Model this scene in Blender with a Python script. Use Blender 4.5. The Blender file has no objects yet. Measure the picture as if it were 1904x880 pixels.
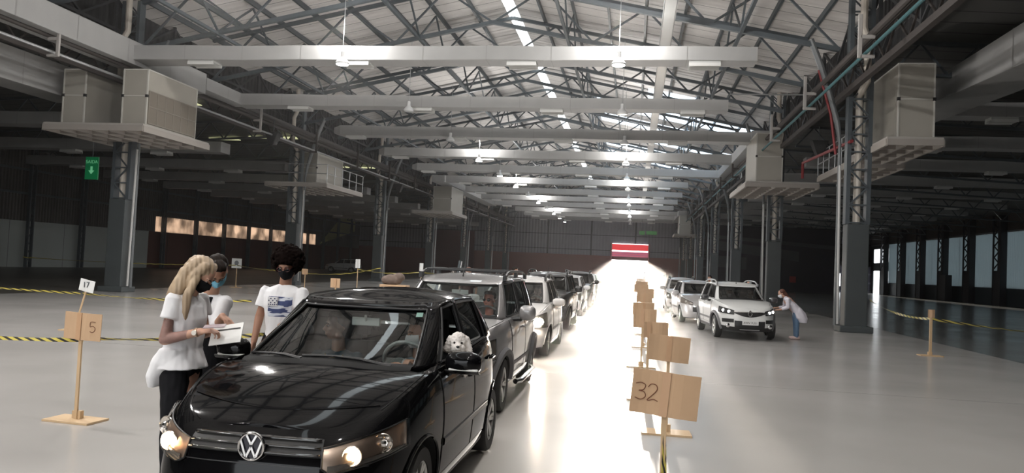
import bpy, bmesh, math, random
from math import sin, cos, pi, radians, sqrt, atan2, tan
from mathutils import Vector, Matrix, noise
SC = bpy.context.scene
COL = SC.collection
# ------------------------------------------------------------------ camera
F_PX = 1430.0
cam_d = bpy.data.cameras.new('camera'); cam_d.sensor_width = 36.0; cam_d.lens = F_PX/1904*36
cam_d.clip_end = 600; cam_d.clip_start = .05
cam = bpy.data.objects.new('camera', cam_d); COL.objects.link(cam)
cam.matrix_world = (Matrix.Translation((0, 0, 1.78)) @ Matrix.Rotation(radians(9.078), 4, 'Z')
                    @ Matrix.Rotation(pi/2 + radians(2.153), 4, 'X') @ Matrix.Rotation(radians(2.58), 4, 'Z'))
SC.camera = cam
# ------------------------------------------------------------------ world, sun, exposure
w = bpy.data.worlds.new('sky'); SC.world = w; w.use_nodes = True
wn = w.node_tree
bgn = wn.nodes['Background']; bgn.inputs[0].default_value = (.93, .97, 1.0, 1); bgn.inputs[1].default_value = 4.0
SUN_ALT, SUN_AZ = 1.62, 0.5
sd = bpy.data.lights.new('low_sun', 'SUN'); sd.energy = 28; sd.angle = radians(.6); sd.color = (1, .90, .78)
so = bpy.data.objects.new('low_sun', sd); COL.objects.link(so)
so.rotation_euler = (-(pi/2 - radians(SUN_ALT)), 0, radians(SUN_AZ))   # shines towards -Y
SC.view_settings.view_transform = 'Standard'; SC.view_settings.look = 'None'
SC.view_settings.exposure = 0.32; SC.view_settings.gamma = 1.0
try: SC.view_settings.use_curve_mapping = False
except Exception: pass
LAMP_W = 420.0      # one high bay lamp, watts
SC.cycles.max_bounces = 10; SC.cycles.transparent_max_bounces = 24
SC.cycles.sample_clamp_indirect = 12; SC.cycles.caustics_reflective = False; SC.cycles.caustics_refractive = False

# ------------------------------------------------------------------ materials
MATS = {}
def mat(name, color=(.5, .5, .5), rough=.5, metal=0., coat=0., emit=None, estr=0., trans=0., spec=.5, alpha=1., sub=0., sheen=0.):
    if name in MATS: return MATS[name]
    m = bpy.data.materials.new(name); m.use_nodes = True
    b = m.node_tree.nodes['Principled BSDF']
    b.inputs['Base Color'].default_value = (*color, 1); b.inputs['Roughness'].default_value = rough
    b.inputs['Metallic'].default_value = metal; b.inputs['Coat Weight'].default_value = coat
    b.inputs['Coat Roughness'].default_value = .03
    b.inputs['Transmission Weight'].default_value = trans; b.inputs['Specular IOR Level'].default_value = spec
    b.inputs['Alpha'].default_value = alpha
    if sub: b.inputs['Subsurface Weight'].default_value = sub; b.inputs['Subsurface Radius'].default_value = (.02, .01, .006)
    if sheen: b.inputs['Sheen Weight'].default_value = sheen
    if emit: b.inputs['Emission Color'].default_value = (*emit, 1); b.inputs['Emission Strength'].default_value = estr
    MATS[name] = m
    return m
def nodes(m): return m.node_tree.nodes, m.node_tree.links, m.node_tree.nodes['Principled BSDF']
def noisy(m, scale=3., amt=.25, detail=4., bump=0., rough_amt=0., coord='Object', stretch=(1, 1, 1)):
    """mottle the base colour of a material with a procedural noise (wear and dirt)"""
    N, L, b = nodes(m)
    tc = N.new('ShaderNodeTexCoord'); mp = N.new('ShaderNodeMapping'); mp.inputs['Scale'].default_value = stretch
    ns = N.new('ShaderNodeTexNoise'); ns.inputs['Scale'].default_value = scale; ns.inputs['Detail'].default_value = detail
    L.new(tc.outputs[coord], mp.inputs[0]); L.new(mp.outputs[0], ns.inputs['Vector'])
    mx = N.new('ShaderNodeMix'); mx.data_type = 'RGBA'
    c = b.inputs['Base Color'].default_value
    mx.inputs[6].default_value = (c[0]*(1-amt), c[1]*(1-amt), c[2]*(1-amt), 1); mx.inputs[7].default_value = (min(1, c[0]*(1+amt)), min(1, c[1]*(1+amt)), min(1, c[2]*(1+amt)), 1)
    L.new(ns.outputs[0], mx.inputs[0]); L.new(mx.outputs[2], b.inputs['Base Color'])
    if rough_amt:
        mr = N.new('ShaderNodeMapRange'); r = b.inputs['Roughness'].default_value
        mr.inputs[3].default_value = r - rough_amt; mr.inputs[4].default_value = r + rough_amt
        L.new(ns.outputs[0], mr.inputs[0]); L.new(mr.outputs[0], b.inputs['Roughness'])
    if bump:
        bp = N.new('ShaderNodeBump'); bp.inputs['Strength'].default_value = bump; bp.inputs['Distance'].default_value = .02
        L.new(ns.outputs[0], bp.inputs['Height']); L.new(bp.outputs[0], b.inputs['Normal'])
    return m
def stripes(m, axis='Y', period=1.0, width=.04, col2=(.1, .1, .1), coord='Object', offset=0.):
    """thin lines of a second colour every PERIOD metres along an axis (sheet joints)"""
    N, L, b = nodes(m)
    tc = N.new('ShaderNodeTexCoord'); sp = N.new('ShaderNodeSeparateXYZ'); L.new(tc.outputs[coord], sp.inputs[0])
    a = N.new('ShaderNodeMath'); a.operation = 'ADD'; a.inputs[1].default_value = offset; L.new(sp.outputs[axis], a.inputs[0])
    d = N.new('ShaderNodeMath'); d.operation = 'DIVIDE'; d.inputs[1].default_value = period; L.new(a.outputs[0], d.inputs[0])
    f = N.new('ShaderNodeMath'); f.operation = 'FRACT'; L.new(d.outputs[0], f.inputs[0])
    lt = N.new('ShaderNodeMath'); lt.operation = 'LESS_THAN'; lt.inputs[1].default_value = width/period; L.new(f.outputs[0], lt.inputs[0])
    mx = N.new('ShaderNodeMix'); mx.data_type = 'RGBA'; mx.inputs[7].default_value = (*col2, 1)
    if b.inputs['Base Color'].is_linked: L.new(b.inputs['Base Color'].links[0].from_socket, mx.inputs[6])
    else: mx.inputs[6].default_value = b.inputs['Base Color'].default_value
    L.new(lt.outputs[0], mx.inputs[0]); L.new(mx.outputs[2], b.inputs['Base Color'])
    return m
def corrugate(m, axis='Y', period=.25, strength=.6, coord='Object', dist=.04):
    N, L, b = nodes(m)
    tc = N.new('ShaderNodeTexCoord'); sp = N.new('ShaderNodeSeparateXYZ'); L.new(tc.outputs[coord], sp.inputs[0])
    mu = N.new('ShaderNodeMath'); mu.operation = 'MULTIPLY'; mu.inputs[1].default_value = 2*pi/period; L.new(sp.outputs[axis], mu.inputs[0])
    sn = N.new('ShaderNodeMath'); sn.operation = 'SINE'; L.new(mu.outputs[0], sn.inputs[0])
    bp = N.new('ShaderNodeBump'); bp.inputs['Strength'].default_value = strength; bp.inputs['Distance'].default_value = dist
    L.new(sn.outputs[0], bp.inputs['Height']); L.new(bp.outputs[0], b.inputs['Normal'])
    return m
def translucent(m, amount=.6, tcol=(.8, .85, .9)):
    N, L, b = nodes(m)
    t = N.new('ShaderNodeBsdfTranslucent'); t.inputs[0].default_value = (*tcol, 1)
    mx = N.new('ShaderNodeMixShader'); mx.inputs[0].default_value = amount
    out = N['Material Output']
    L.new(b.outputs[0], mx.inputs[1]); L.new(t.outputs[0], mx.inputs[2]); L.new(mx.outputs[0], out.inputs[0])
    return m
def thin_glass(name, tint=(.75, .85, .85), refl=1.0):
    """a pane of glass: see-through with a tint, mirror-like at grazing angles"""
    if name in MATS: return MATS[name]
    m = bpy.data.materials.new(name); m.use_nodes = True; N = m.node_tree.nodes; L = m.node_tree.links
    N.remove(N['Principled BSDF'])
    tr = N.new('ShaderNodeBsdfTransparent'); tr.inputs[0].default_value = (*tint, 1)
    gl = N.new('ShaderNodeBsdfGlossy'); gl.inputs['Roughness'].default_value = .02; gl.inputs[0].default_value = (1, 1, 1, 1)
    fr = N.new('ShaderNodeFresnel'); fr.inputs[0].default_value = 1.5*refl
    mx = N.new('ShaderNodeMixShader')
    L.new(fr.outputs[0], mx.inputs[0]); L.new(tr.outputs[0], mx.inputs[1]); L.new(gl.outputs[0], mx.inputs[2]); L.new(mx.outputs[0], N['Material Output'].inputs[0])
    MATS[name] = m
    return m

# ------------------------------------------------------------------ mesh helpers
class MB:
    def __init__(s): s.v = []; s.f = []; s.m = []; s.cur = 0
    def add(s, vs, fs, mi=None):
        o = len(s.v); s.v += [tuple(p) for p in vs]; s.f += [tuple(i+o for i in f) for f in fs]; s.m += [s.cur if mi is None else mi]*len(fs)
        return s
    def box(s, x0, x1, y0, y1, z0, z1, mi=None):
        return s.add([(x0,y0,z0),(x1,y0,z0),(x1,y1,z0),(x0,y1,z0),(x0,y0,z1),(x1,y0,z1),(x1,y1,z1),(x0,y1,z1)],
                     [(0,3,2,1),(4,5,6,7),(0,1,5,4),(1,2,6,5),(2,3,7,6),(3,0,4,7)], mi)
    def bar(s, p, q, a, b=None, up=(0, 0, 1), mi=None):
        p = Vector(p); q = Vector(q); b = a if b is None else b; d = (q-p)
        if d.length < 1e-6: return s
        d.normalize(); u = Vector(up)
        if abs(d.dot(u)) > .98: u = Vector((1, 0, 0))
        r = d.cross(u).normalized(); u = r.cross(d).normalized()
        vs = [c + r*i*a/2 + u*j*b/2 for c in (p, q) for i, j in ((-1,-1),(1,-1),(1,1),(-1,1))]
        return s.add(vs, [(0,3,2,1),(4,5,6,7),(0,1,5,4),(1,2,6,5),(2,3,7,6),(3,0,4,7)], mi)
    def tube(s, pts, r, n=8, cap=True, mi=None):
        pts = [Vector(p) for p in pts]; rs = r if isinstance(r, (list, tuple)) else [r]*len(pts)
        rings = []; prev = None
        for i, p in enumerate(pts):
            d = (pts[min(i+1, len(pts)-1)] - pts[max(i-1, 0)]).normalized()
            if prev is None: u = Vector((0, 0, 1)) if abs(d.z) < .9 else Vector((1, 0, 0))
            else: u = prev
            a = d.cross(u).normalized(); u = a.cross(d).normalized(); prev = u
            rings.append([p + (a*cos(2*pi*k/n) + u*sin(2*pi*k/n))*rs[i] for k in range(n)])
        vs = [v for rg in rings for v in rg]; fs = []
        for i in range(len(pts)-1):
            for k in range(n): fs.append((i*n+k, i*n+(k+1)%n, (i+1)*n+(k+1)%n, (i+1)*n+k))
        if cap: fs += [tuple(range(n-1, -1, -1)), tuple((len(pts)-1)*n+k for k in range(n))]
        return s.add(vs, fs, mi)
    def lathe(s, prof, o=(0,0,0), n=24, axis='Z', mi=None):
        """prof: list of (radius, height)"""
        vs = []; fs = []
        for r, h in prof:
            for k in range(n):
                a = 2*pi*k/n; c, q = r*cos(a), r*sin(a)
                vs.append({'Z': (o[0]+c, o[1]+q, o[2]+h), 'X': (o[0]+h, o[1]+c, o[2]+q), 'Y': (o[0]+c, o[1]+h, o[2]+q)}[axis])
        for i in range(len(prof)-1):
            for k in range(n): fs.append((i*n+k, i*n+(k+1)%n, (i+1)*n+(k+1)%n, (i+1)*n+k))
        return s.add(vs, fs, mi)
    def grid(s, rows, mi=None, closed=False):
        n = len(rows[0]); vs = [p for r in rows for p in r]; fs = []
        for i in range(len(rows)-1):
            for k in range(n if closed else n-1): fs.append((i*n+k, i*n+(k+1)%n, (i+1)*n+(k+1)%n, (i+1)*n+k))
        return s.add(vs, fs, mi)
    def build(s, name, m, parent=None, smooth=False, bevel=0, solid=0, recalc=True, merge=0, autos=35):
        me = bpy.data.meshes.new(name); me.from_pydata(s.v, [], s.f)
        ms = m if isinstance(m, (list, tuple)) else [m]
        for x in ms: me.materials.append(x)
        if len(ms) > 1:
            for p, i in zip(me.polygons, s.m): p.material_index = i
        if recalc or merge:
            bm = bmesh.new(); bm.from_mesh(me)
            if merge: bmesh.ops.remove_doubles(bm, verts=bm.verts, dist=merge)
            if recalc: bmesh.ops.recalc_face_normals(bm, faces=bm.faces)
            bm.to_mesh(me); bm.free()
        if smooth:
            for p in me.polygons: p.use_smooth = True
            if autos and hasattr(me, 'set_sharp_from_angle'): me.set_sharp_from_angle(angle=radians(autos))
        o = bpy.data.objects.new(name, me); COL.objects.link(o)
        if parent is not None: o.parent = parent
        if solid: md = o.modifiers.new('s', 'SOLIDIFY'); md.thickness = solid; md.offset = 0
        if bevel: md = o.modifiers.new('b', 'BEVEL'); md.width = bevel; md.segments = 2; md.limit_method = 'ANGLE'
        return o
def empty(name, loc=(0,0,0), rz=0., parent=None):
    o = bpy.data.objects.new(name, None); COL.objects.link(o); o.location = loc; o.rotation_euler.z = rz
    o.empty_display_size = .1
    if parent is not None: o.parent = parent
    return o
def tag(o, label=None, cat=None, group=None, kind=None):
    if label: o['label'] = label
    if cat: o['category'] = cat
    if group: o['group'] = group
    if kind: o['kind'] = kind
    return o
KIDS = {}
def copy_tree(o, parent=None):
    c = o.copy(); COL.objects.link(c)
    if parent is not None: c.parent = parent
    for ch in list(o.children): copy_tree(ch, c)
    return c
def recolor(root, old, new):
    """give a copied thing its own meshes with one material swapped"""
    for o in [root] + list(root.children_recursive):
        if o.type == 'MESH' and any(s == old for s in o.data.materials):
            o.data = o.data.copy()
            for i, s in enumerate(o.data.materials):
                if s == old: o.data.materials[i] = new
def structure(name, mb, m, **k):
    return tag(mb.build(name, m, **k), kind='structure')
ORD = ['first','second','third','fourth','fifth','sixth','seventh','eighth','ninth','tenth','eleventh','twelfth','thirteenth','fourteenth','fifteenth','sixteenth','seventeenth','eighteenth','nineteenth','twentieth','twenty-first','twenty-second','twenty-third','twenty-fourth','twenty-fifth','twenty-sixth','twenty-seventh','twenty-eighth','twenty-ninth','thirtieth']
def text_mesh(body, size, name, m, parent, depth=.002, align='CENTER'):
    cu = bpy.data.curves.new(name, 'FONT'); cu.body = body; cu.size = size; cu.extrude = depth; cu.align_x = align; cu.align_y = 'CENTER'
    t = bpy.data.objects.new(name + '_src', cu); COL.objects.link(t)
    me = bpy.data.meshes.new_from_object(t.evaluated_get(bpy.context.evaluated_depsgraph_get()))
    bpy.data.objects.remove(t); me.materials.clear(); me.materials.append(m)
    o = bpy.data.objects.new(name, me); COL.objects.link(o)
    if parent is not None: o.parent = parent
    return o

# ------------------------------------------------------------------ shared materials
M_STEEL = noisy(mat('dark_steel', (.075, .09, .10), .5), 2, .3)
M_STEEL_LONG = mat('dark_brown_steel', (.05, .042, .038), .6)
M_DUCT = noisy(mat('pale_grey_duct', (.37, .37, .365), .6), 1.5, .12)
M_DUCTEDGE = mat('duct_flange', (.30, .30, .29), .6)
M_WHITE = mat('white_paint', (.72, .72, .70), .5)
M_PIPE = noisy(mat('cream_pipe', (.62, .57, .50), .45), 3, .12)
M_ACBOX = noisy(mat('beige_unit_panel', (.38, .36, .315), .5), 2, .1)
M_ACGRILLE = mat('brown_filter', (.20, .175, .145), .8)
M_GALV = mat('galvanised', (.45, .46, .47), .35, metal=.6)
M_LAMP = mat('lamp_glow', (1, 1, 1), .5, emit=(1, .98, .94), estr=25)
M_RED = mat('red_paint', (.20, .015, .018), .5)
M_TEAL = mat('teal_rail', (.03, .12, .135), .5)
M_BLACK = mat('black_matt', (.02, .02, .02), .6)
# ================================================================== BUILDING
B = 16.0; Y0 = 28.4; XR = 7.62; XL = -20.7; XM = -6.7
YF = 124.0; YN = -20.0; WL = -45.8; WR = 35.6; ZE = 12.1; ZR = 15.0
def roof_z(x): return ZE + (ZR-ZE)*(1-abs(x-XM)/14.2)
# ---- floors
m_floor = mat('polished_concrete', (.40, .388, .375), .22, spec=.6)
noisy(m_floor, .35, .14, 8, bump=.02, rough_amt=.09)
N, L, b = nodes(m_floor)
stripes(m_floor, 'Y', 8.0, .02, (.22, .21, .2), offset=3.0)
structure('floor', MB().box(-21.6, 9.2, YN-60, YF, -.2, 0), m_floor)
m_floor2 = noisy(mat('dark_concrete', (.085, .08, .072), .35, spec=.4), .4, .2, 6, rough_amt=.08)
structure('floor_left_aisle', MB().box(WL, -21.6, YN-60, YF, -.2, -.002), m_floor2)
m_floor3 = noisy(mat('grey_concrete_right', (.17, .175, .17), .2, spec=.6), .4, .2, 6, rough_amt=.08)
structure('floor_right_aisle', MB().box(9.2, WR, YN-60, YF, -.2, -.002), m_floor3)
m_out = noisy(mat('sunlit_paving', (.6, .58, .54), .9), .5, .15)
structure('floor_outside', MB().box(-60, 60, YF, YF+80, -.25, -.02), m_out)
# ---- nave roof, with translucent sheets on the right slope
m_roof = mat('white_roof_sheet', (.80, .77, .74), .55)
noisy(m_roof, .6, .1, 4)
stripes(m_roof, 'Y', 1.06, .05, (.22, .21, .205)); corrugate(m_roof, 'Y', .53, .35)
m_trans = translucent(mat('clear_roof_sheet', (.7, .75, .8), .3), .8, (.85, .93, 1.0))
stripes(m_trans, 'Y', 1.06, .06, (.1, .1, .1))
RW = .30
for sx, nm in ((-1, 'left'), (1, 'right')):
    o = MB(); xe = XM + sx*15.25; xr = XM + sx*RW
    ycuts = [YN, 124.4] if sx < 0 else [YN, 49.5, 53, 55, 58.5, 60.6, 64, 67, 70, 73, 76.5, 80, 83.5, 88, 91, 124.4]
    xs = [xr, XM+sx*3.6, XM+sx*7.2, XM+sx*10.6, xe]
    for j in range(len(ycuts)-1):
        for i in range(4):
            lit = sx > 0 and j % 2 == 1 and (i == 2 or (i == 1 and j in (3, 5, 9, 11)) or (i == 3 and j in (3, 7, 11)))
            xa, xb = xs[i], xs[i+1]; za, zb = roof_z(xa), roof_z(xb); y0, y1 = ycuts[j], ycuts[j+1]
            if sx < 0: lit = False
            o.add([(xa, y0, za), (xb, y0, zb), (xb, y1, zb), (xa, y1, za)], [(0, 1, 2, 3)], 1 if lit else 0)
    structure('roof_' + nm, o, [m_roof, m_trans], solid=.05, recalc=False)
m_ridge = translucent(mat('ridge_light_sheet', (.8, .85, .9), .3), .9, (.95, 1, 1))
stripes(m_ridge, 'Y', 2.1, .3, (.1, .1, .1))
structure('window_1', MB().grid([[(XM-RW, y, roof_z(XM-RW)+.02), (XM, y, ZR+.02), (XM+RW, y, roof_z(XM+RW)+.02)] for y in (YN, 40, 124.4)]), m_ridge, recalc=False)
# ---- trusses across the nave
def truss(name, xa, xb, ztop, depth, y, npan, chord=.16, web=.08, label='', parent=None):
    root = empty(name, ((xa+xb)/2, y, 0)); ox = (xa+xb)/2
    xs = [xa+(xb-xa)*i/npan for i in range(npan+1)]
    tc, bc, wb, pl = MB(), MB(), MB(), MB()
    for i in range(npan):
        p, q = xs[i], xs[i+1]
        if (p-XM)*(q-XM) < -1e-6 and xa < XM < xb: pass
        tc.bar((p-ox, 0, ztop(p)), (q-ox, 0, ztop(q)), chord, chord)
        bc.bar((p-ox, 0, ztop(p)-depth(p)), (q-ox, 0, ztop(q)-depth(q)), chord, chord)
        m = (p+q)/2
        if i % 2 == 0:
            wb.bar((p-ox, 0, ztop(p)-depth(p)), (q-ox, 0, ztop(q)), web)
        else:
            wb.bar((p-ox, 0, ztop(p)), (q-ox, 0, ztop(q)-depth(q)), web)
    tc.build('top_chord', M_STEEL, root); bc.build('bottom_chord', M_STEEL, root); wb.build('web_bracing', M_STEEL, root)
    return root
TR_Y = [Y0 - 16 + 16/3*i for i in range(22)]
dep = lambda x: 1.95
zt = lambda x: roof_z(x) - .34
proto_t = None
for i, y in enumerate(TR_Y):
    if y > YF-1: break
    if proto_t is None: t = proto_t = truss('roof_truss', XM-13.6, XM+13.6, zt, dep, y, 12)
    else: t = copy_tree(proto_t); t.location.y = y
    tag(t, 'dark lattice roof truss spanning the central bay, %s from the camera end' % ORD[i], 'roof truss', 'steel trusses under the central roof', 'thing')
# ---- lengthwise purlins with V bracing down to the truss bottoms
k = 0
for i in range(17):
    x = XM - 13.6 + 1.7*i
    if abs(x-XM) < .1: continue
    mb = MB(); z = roof_z(x) - .17
    mb.box(x-.05, x+.05, 6, YF, z-.12, z+.11)
    o = mb.build('roof_purlin', M_STEEL)
    side = 'left' if x < XM else 'right'
    n = 8-i if x < XM else i-8
    tag(o, 'long dark steel purlin under the %s roof slope, %s down from the ridge' % (side, ORD[n-1]), 'roof purlin', 'purlins under the central roof', 'thing')
for i, n in ((2, 0), (6, 1), (10, 2), (14, 3)):
    x = XM - 13.6 + 1.7*i; z = roof_z(x) - .3; br = MB(); lc = MB()
    for j in range(len(TR_Y)-1):
        ya, yb = TR_Y[j], min(TR_Y[j+1], YF); ym = (ya+yb)/2
        if ya > YF-3: break
        br.bar((x, ya, z-1.95), (x, ym, z-.1), .07); br.bar((x, ym, z-.1), (x, yb, z-1.95), .07)
    lc.box(x-.06, x+.06, 12, YF, z-2.1, z-1.98)
    r = empty('lengthwise_truss', (0, 0, 0)); lc.build('bottom_rail', M_STEEL, r); br.build('web_bracing', M_STEEL, r)
    tag(r, 'lengthwise steel lattice bracing under the roof, %s row from the left eave' % ORD[n], 'lattice beam', 'lengthwise lattice rows under the central roof', 'thing')
# sheet metal cable tray near the right of the ridge
m_tray = mat('cable_tray', (.20, .21, .21), .4)
tr = MB(); xt = .85; zt0 = 10.35
tr.box(xt-.2, xt+.2, 18, 110, zt0, zt0+.05)
for sx in (-1, 1): tr.box(xt+sx*.2-.015, xt+sx*.2+.015, 18, 110, zt0, zt0+.14)
tag(tr.build('cable_tray', m_tray), 'long pale cable tray running lengthwise under the right roof slope', 'cable tray', kind='thing')
hb = MB()
# ---- clerestory walls above the columns
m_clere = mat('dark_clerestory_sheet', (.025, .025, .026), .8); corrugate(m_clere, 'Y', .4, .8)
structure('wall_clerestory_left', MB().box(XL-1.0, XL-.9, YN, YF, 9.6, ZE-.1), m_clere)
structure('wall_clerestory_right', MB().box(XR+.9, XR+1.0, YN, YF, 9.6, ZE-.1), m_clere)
# ---- aisle roofs
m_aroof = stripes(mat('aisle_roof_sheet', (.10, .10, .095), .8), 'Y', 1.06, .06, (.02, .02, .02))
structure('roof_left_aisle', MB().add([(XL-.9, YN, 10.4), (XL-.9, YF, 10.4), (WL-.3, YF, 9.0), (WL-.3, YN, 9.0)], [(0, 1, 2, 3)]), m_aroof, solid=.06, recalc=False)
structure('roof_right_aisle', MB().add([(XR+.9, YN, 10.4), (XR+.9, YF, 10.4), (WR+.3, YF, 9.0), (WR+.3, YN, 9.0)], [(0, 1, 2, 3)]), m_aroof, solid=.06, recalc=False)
m_glint = mat('roof_skylight', (.8, .85, .5), .5, emit=(.9, .9, .5), estr=.6)
def patch_light(name, x0, x1, y0, y1, z, lab):
    o = MB().box(x0, x1, y0, y1, z-.03, z, 0).build(name, m_glint); return tag(o, kind='structure')
zl = lambda x: 10.4 - 1.4*(XL-.9-x)/(XL-.9-WL+.3)
for n, (x0, x1, y0) in enumerate(((-26.6, -24.4, 39), (-27, -23.4, 50), (-26.5, -23.5, 66), (-30, -28, 50))):
    patch_light('window_%d' % (20+n), x0, x1, y0, y0+.8, zl(x0)-.08, '')
# aisle trusses
def flat_truss(xa, xb, y, za, zb, n):
    mb = MB(); r = empty('aisle_truss', ((xa+xb)/2, y, 0)); ox = (xa+xb)/2
    top, bot, web = MB(), MB(), MB()
    f = lambda x: za + (zb-za)*(x-xa)/(xb-xa)
    top.bar((xa-ox, 0, f(xa)), (xb-ox, 0, f(xb)), .14); bot.bar((xa-ox, 0, f(xa)-1.1), (xb-ox, 0, f(xb)-1.1), .12)
    for i in range(n):
        p = xa+(xb-xa)*i/n; q = xa+(xb-xa)*(i+1)/n; m = (p+q)/2
        web.bar((p-ox, 0, f(p)-1.1), (m-ox, 0, f(m)), .07); web.bar((m-ox, 0, f(m)), (q-ox, 0, f(q)-1.1), .07)
    top.build('top_chord', M_STEEL, r); bot.build('bottom_chord', M_STEEL, r); web.build('web_bracing', M_STEEL, r)
    return r
pL = pR = None
for i in range(13):
    y = Y0 + 8*i - 8
    if y > YF-2: break
    pL = flat_truss(WL+.6, XL-1, y, 8.9, 10.2, 12) if pL is None else copy_tree(pL); a = pL; a.location.y = y
    tag(a, 'dark steel lattice truss under the left aisle roof, %s from the camera end' % ORD[i], 'roof truss', 'left aisle roof trusses', 'thing')
    pR = flat_truss(XR+1, WR-.6, y, 10.2, 8.9, 14) if pR is None else copy_tree(pR); a = pR; a.location.y = y
    tag(a, 'dark steel lattice truss under the right aisle roof, %s from the camera end' % ORD[i], 'roof truss', 'right aisle roof trusses', 'thing')
# ---- columns: solid foot, lattice shaft, rainwater pipe inside, bent strut to the truss
m_colfoot = noisy(mat('column_grey', (.062, .072, .074), .5), 1.5, .2)
def column(s):
    """s: +1 when the nave lies towards +X of the column"""
    r = empty('steel_column')
    MB().box(-.37, .37, -.28, .28, 0, 3.75).build('column_casing', m_colfoot, r, bevel=.03)
    MB().box(-.55, .55, -.42, .42, 0, .22).build('plinth', m_colfoot, r, bevel=.03)
    for sx in (-1, 1):
        MB().box(sx*.34-.07, sx*.34+.07, -.18, .18, 3.75, 11.9).build('column_leg', M_STEEL, r)
    lc = MB()
    z = 3.8; i = 0
    while z < 11.4:
        for yy in (-.17, .17):
            lc.bar((-.3, yy, z), (.3, yy, z), .05)
            lc.bar((-.3 if i % 2 else .3, yy, z), (.3 if i % 2 else -.3, yy, z+.62), .05)
        z += .62; i += 1
    lc.build('lacing', M_STEEL, r)
    pp = MB(); pp.tube([(0, 0, 3.7), (0, 0, 8.0), (s*.05, -.05, 8.25), (s*-.12, -.4, 8.7), (s*-.12, -.42, 10.2), (0, -.3, 10.6), (0, -.3, 12.0)], .125, 10)
    pp.build('downpipe', M_PIPE, r, smooth=True)
    st = MB(); st.tube([(s*.62, 0, 0.2), (s*.62, 0, 6.6), (s*.72, 0, 7.3), (s*1.0, 0, 8.3), (s*1.35, 0, 9.4), (s*1.7, 0, 10.3)], [.055, .055, .1, .11, .11, .1], 10)
    st.build('bent_strut', mat('strut_grey', (.14, .15, .155), .4), r, smooth=True)
    MB().tube([(s*.55, -.1, .25), (s*.62, -.1, 5.8)], .045, 8).build('conduit', mat('pale_conduit', (.5, .5, .49), .5), r, smooth=True)
    return r
cl = column(1); cr = column(-1)
for kk in range(-1, 7):
    y = Y0 + B*kk
    if y > YF-1: y = YF-.8
    for s, x, pro, side in ((1, XL, cl, 'left'), (-1, XR, cr, 'right')):
        o = pro if kk == -1 else copy_tree(pro)
        o.location = (x, y, 0)
        tag(o, 'tall grey lattice steel column in the %s row, %s from the camera end' % (side, ORD[kk+1]), 'column', side + ' row of steel columns', 'thing')
# ---- lengthwise girders along both column rows
def girder(x, s, side):
    r = empty('runway_girder', (x, 0, 0))
    for z, w_ in ((9.35, .2), (8.35, .18)):
        MB().box(-w_/2, w_/2, 8, YF, z-.1, z+.1).build('rail', M_STEEL_LONG, r)
    web = MB(); y = 8; i = 0
    while y < YF-1:
        web.bar((0, y, 8.4), (0, y+1, 9.3), .06); web.bar((0, y+1, 9.3), (0, y+2, 8.4), .06); y += 2
    web.build('web_bracing', M_STEEL_LONG, r)
    tag(r, 'dark lattice girder running along the %s column row below the clerestory' % side, 'girder', kind='thing')
    # pipes carried beside the girder
    for j, (dx, z, rad, mm, what) in enumerate(((.5, 9.0, .11, M_STEEL_LONG, 'thick brown'), (.75, 8.72, .09, M_STEEL_LONG, 'thinner brown'), (.95, 8.15, .05, M_TEAL if s < 0 else M_GALV, 'thin teal' if s < 0 else 'thin galvanised'))):
        p = MB().tube([(x+s*dx, 8, z), (x+s*dx, YF-1, z)], rad, 8).build('service_pipe', mm, smooth=True)
        tag(p, '%s service pipe running lengthwise along the %s column row' % (what, side), 'pipe', kind='thing')
    for j in range(14):
        y = 15.5 + 7*j
        bk = MB(); xx = x+s*1.12
        bk.box(xx-.06, xx+.06, y-.04, y+.04, 8.0, 9.25); bk.box(min(xx, xx-s*.4), max(xx, xx-s*.4), y-.04, y+.04, 8.55, 8.66); bk.box(min(xx, xx-s*.4), max(xx, xx-s*.4), y-.04, y+.04, 8.0, 8.1)
        tag(bk.build('pipe_bracket', mat('bracket_grey', (.42, .40, .38), .5) if j < 4 else M_STEEL_LONG, bevel=.02), 'E-shaped pipe bracket on the %s girder, %s from the camera end' % (side, ORD[j]), 'bracket', 'pipe brackets on the %s girder' % side, 'thing')
girder(XL+.5, 1, 'left'); girder(XR-.5, -1, 'right')
# steel bracing in the dark zone above the girder
for s, x, side in ((1, XL-.5, 'left'), (-1, XR+.5, 'right')):
    mb = MB()
    y = 12.0
    while y < YF-4:
        mb.bar((x, y, 9.5), (x, y+4, 11.9), .09); mb.bar((x, y+4, 9.5), (x, y, 11.9), .09); mb.bar((x, y, 9.4), (x, y, 12), .12); y += 4
    mb.box(x-.06, x+.06, 10, YF, 10.6, 10.72)
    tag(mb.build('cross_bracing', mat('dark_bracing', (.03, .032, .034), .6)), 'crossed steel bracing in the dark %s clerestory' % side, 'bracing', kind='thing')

# ---- side and end walls
m_wtop = noisy(mat('smoky_wall_sheet', (.075, .068, .062), .6), .8, .4, 3, stretch=(1, 3, .3)); corrugate(m_wtop, 'Y', .3, .7)
m_wlow = noisy(mat('pale_wall_panel', (.40, .43, .41), .6), .5, .08)
stripes(m_wlow, 'Y', 5.6, .06, (.2, .2, .2))
m_wred = noisy(mat('red_brown_wall', (.085, .028, .018), .7), .4, .2); stripes(m_wred, 'Y', 7.0, .1, (.03, .01, .01))
m_glow = translucent(mat('backlit_wall_sheet', (.35, .28, .22), .6), .15, (.9, .72, .58)); corrugate(m_glow, 'Y', .3, .7)
_N, _L, _b = nodes(m_glow); _mx = [n for n in _N if n.type == 'MIX_SHADER'][0]; _n = _N.new('ShaderNodeTexNoise'); _n.inputs['Scale'].default_value = .55; _t = _N.new('ShaderNodeTexCoord')
_r = _N.new('ShaderNodeMapRange'); _r.inputs[1].default_value = .35; _r.inputs[2].default_value = .65; _r.inputs[3].default_value = .16; _r.inputs[4].default_value = .5
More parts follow.
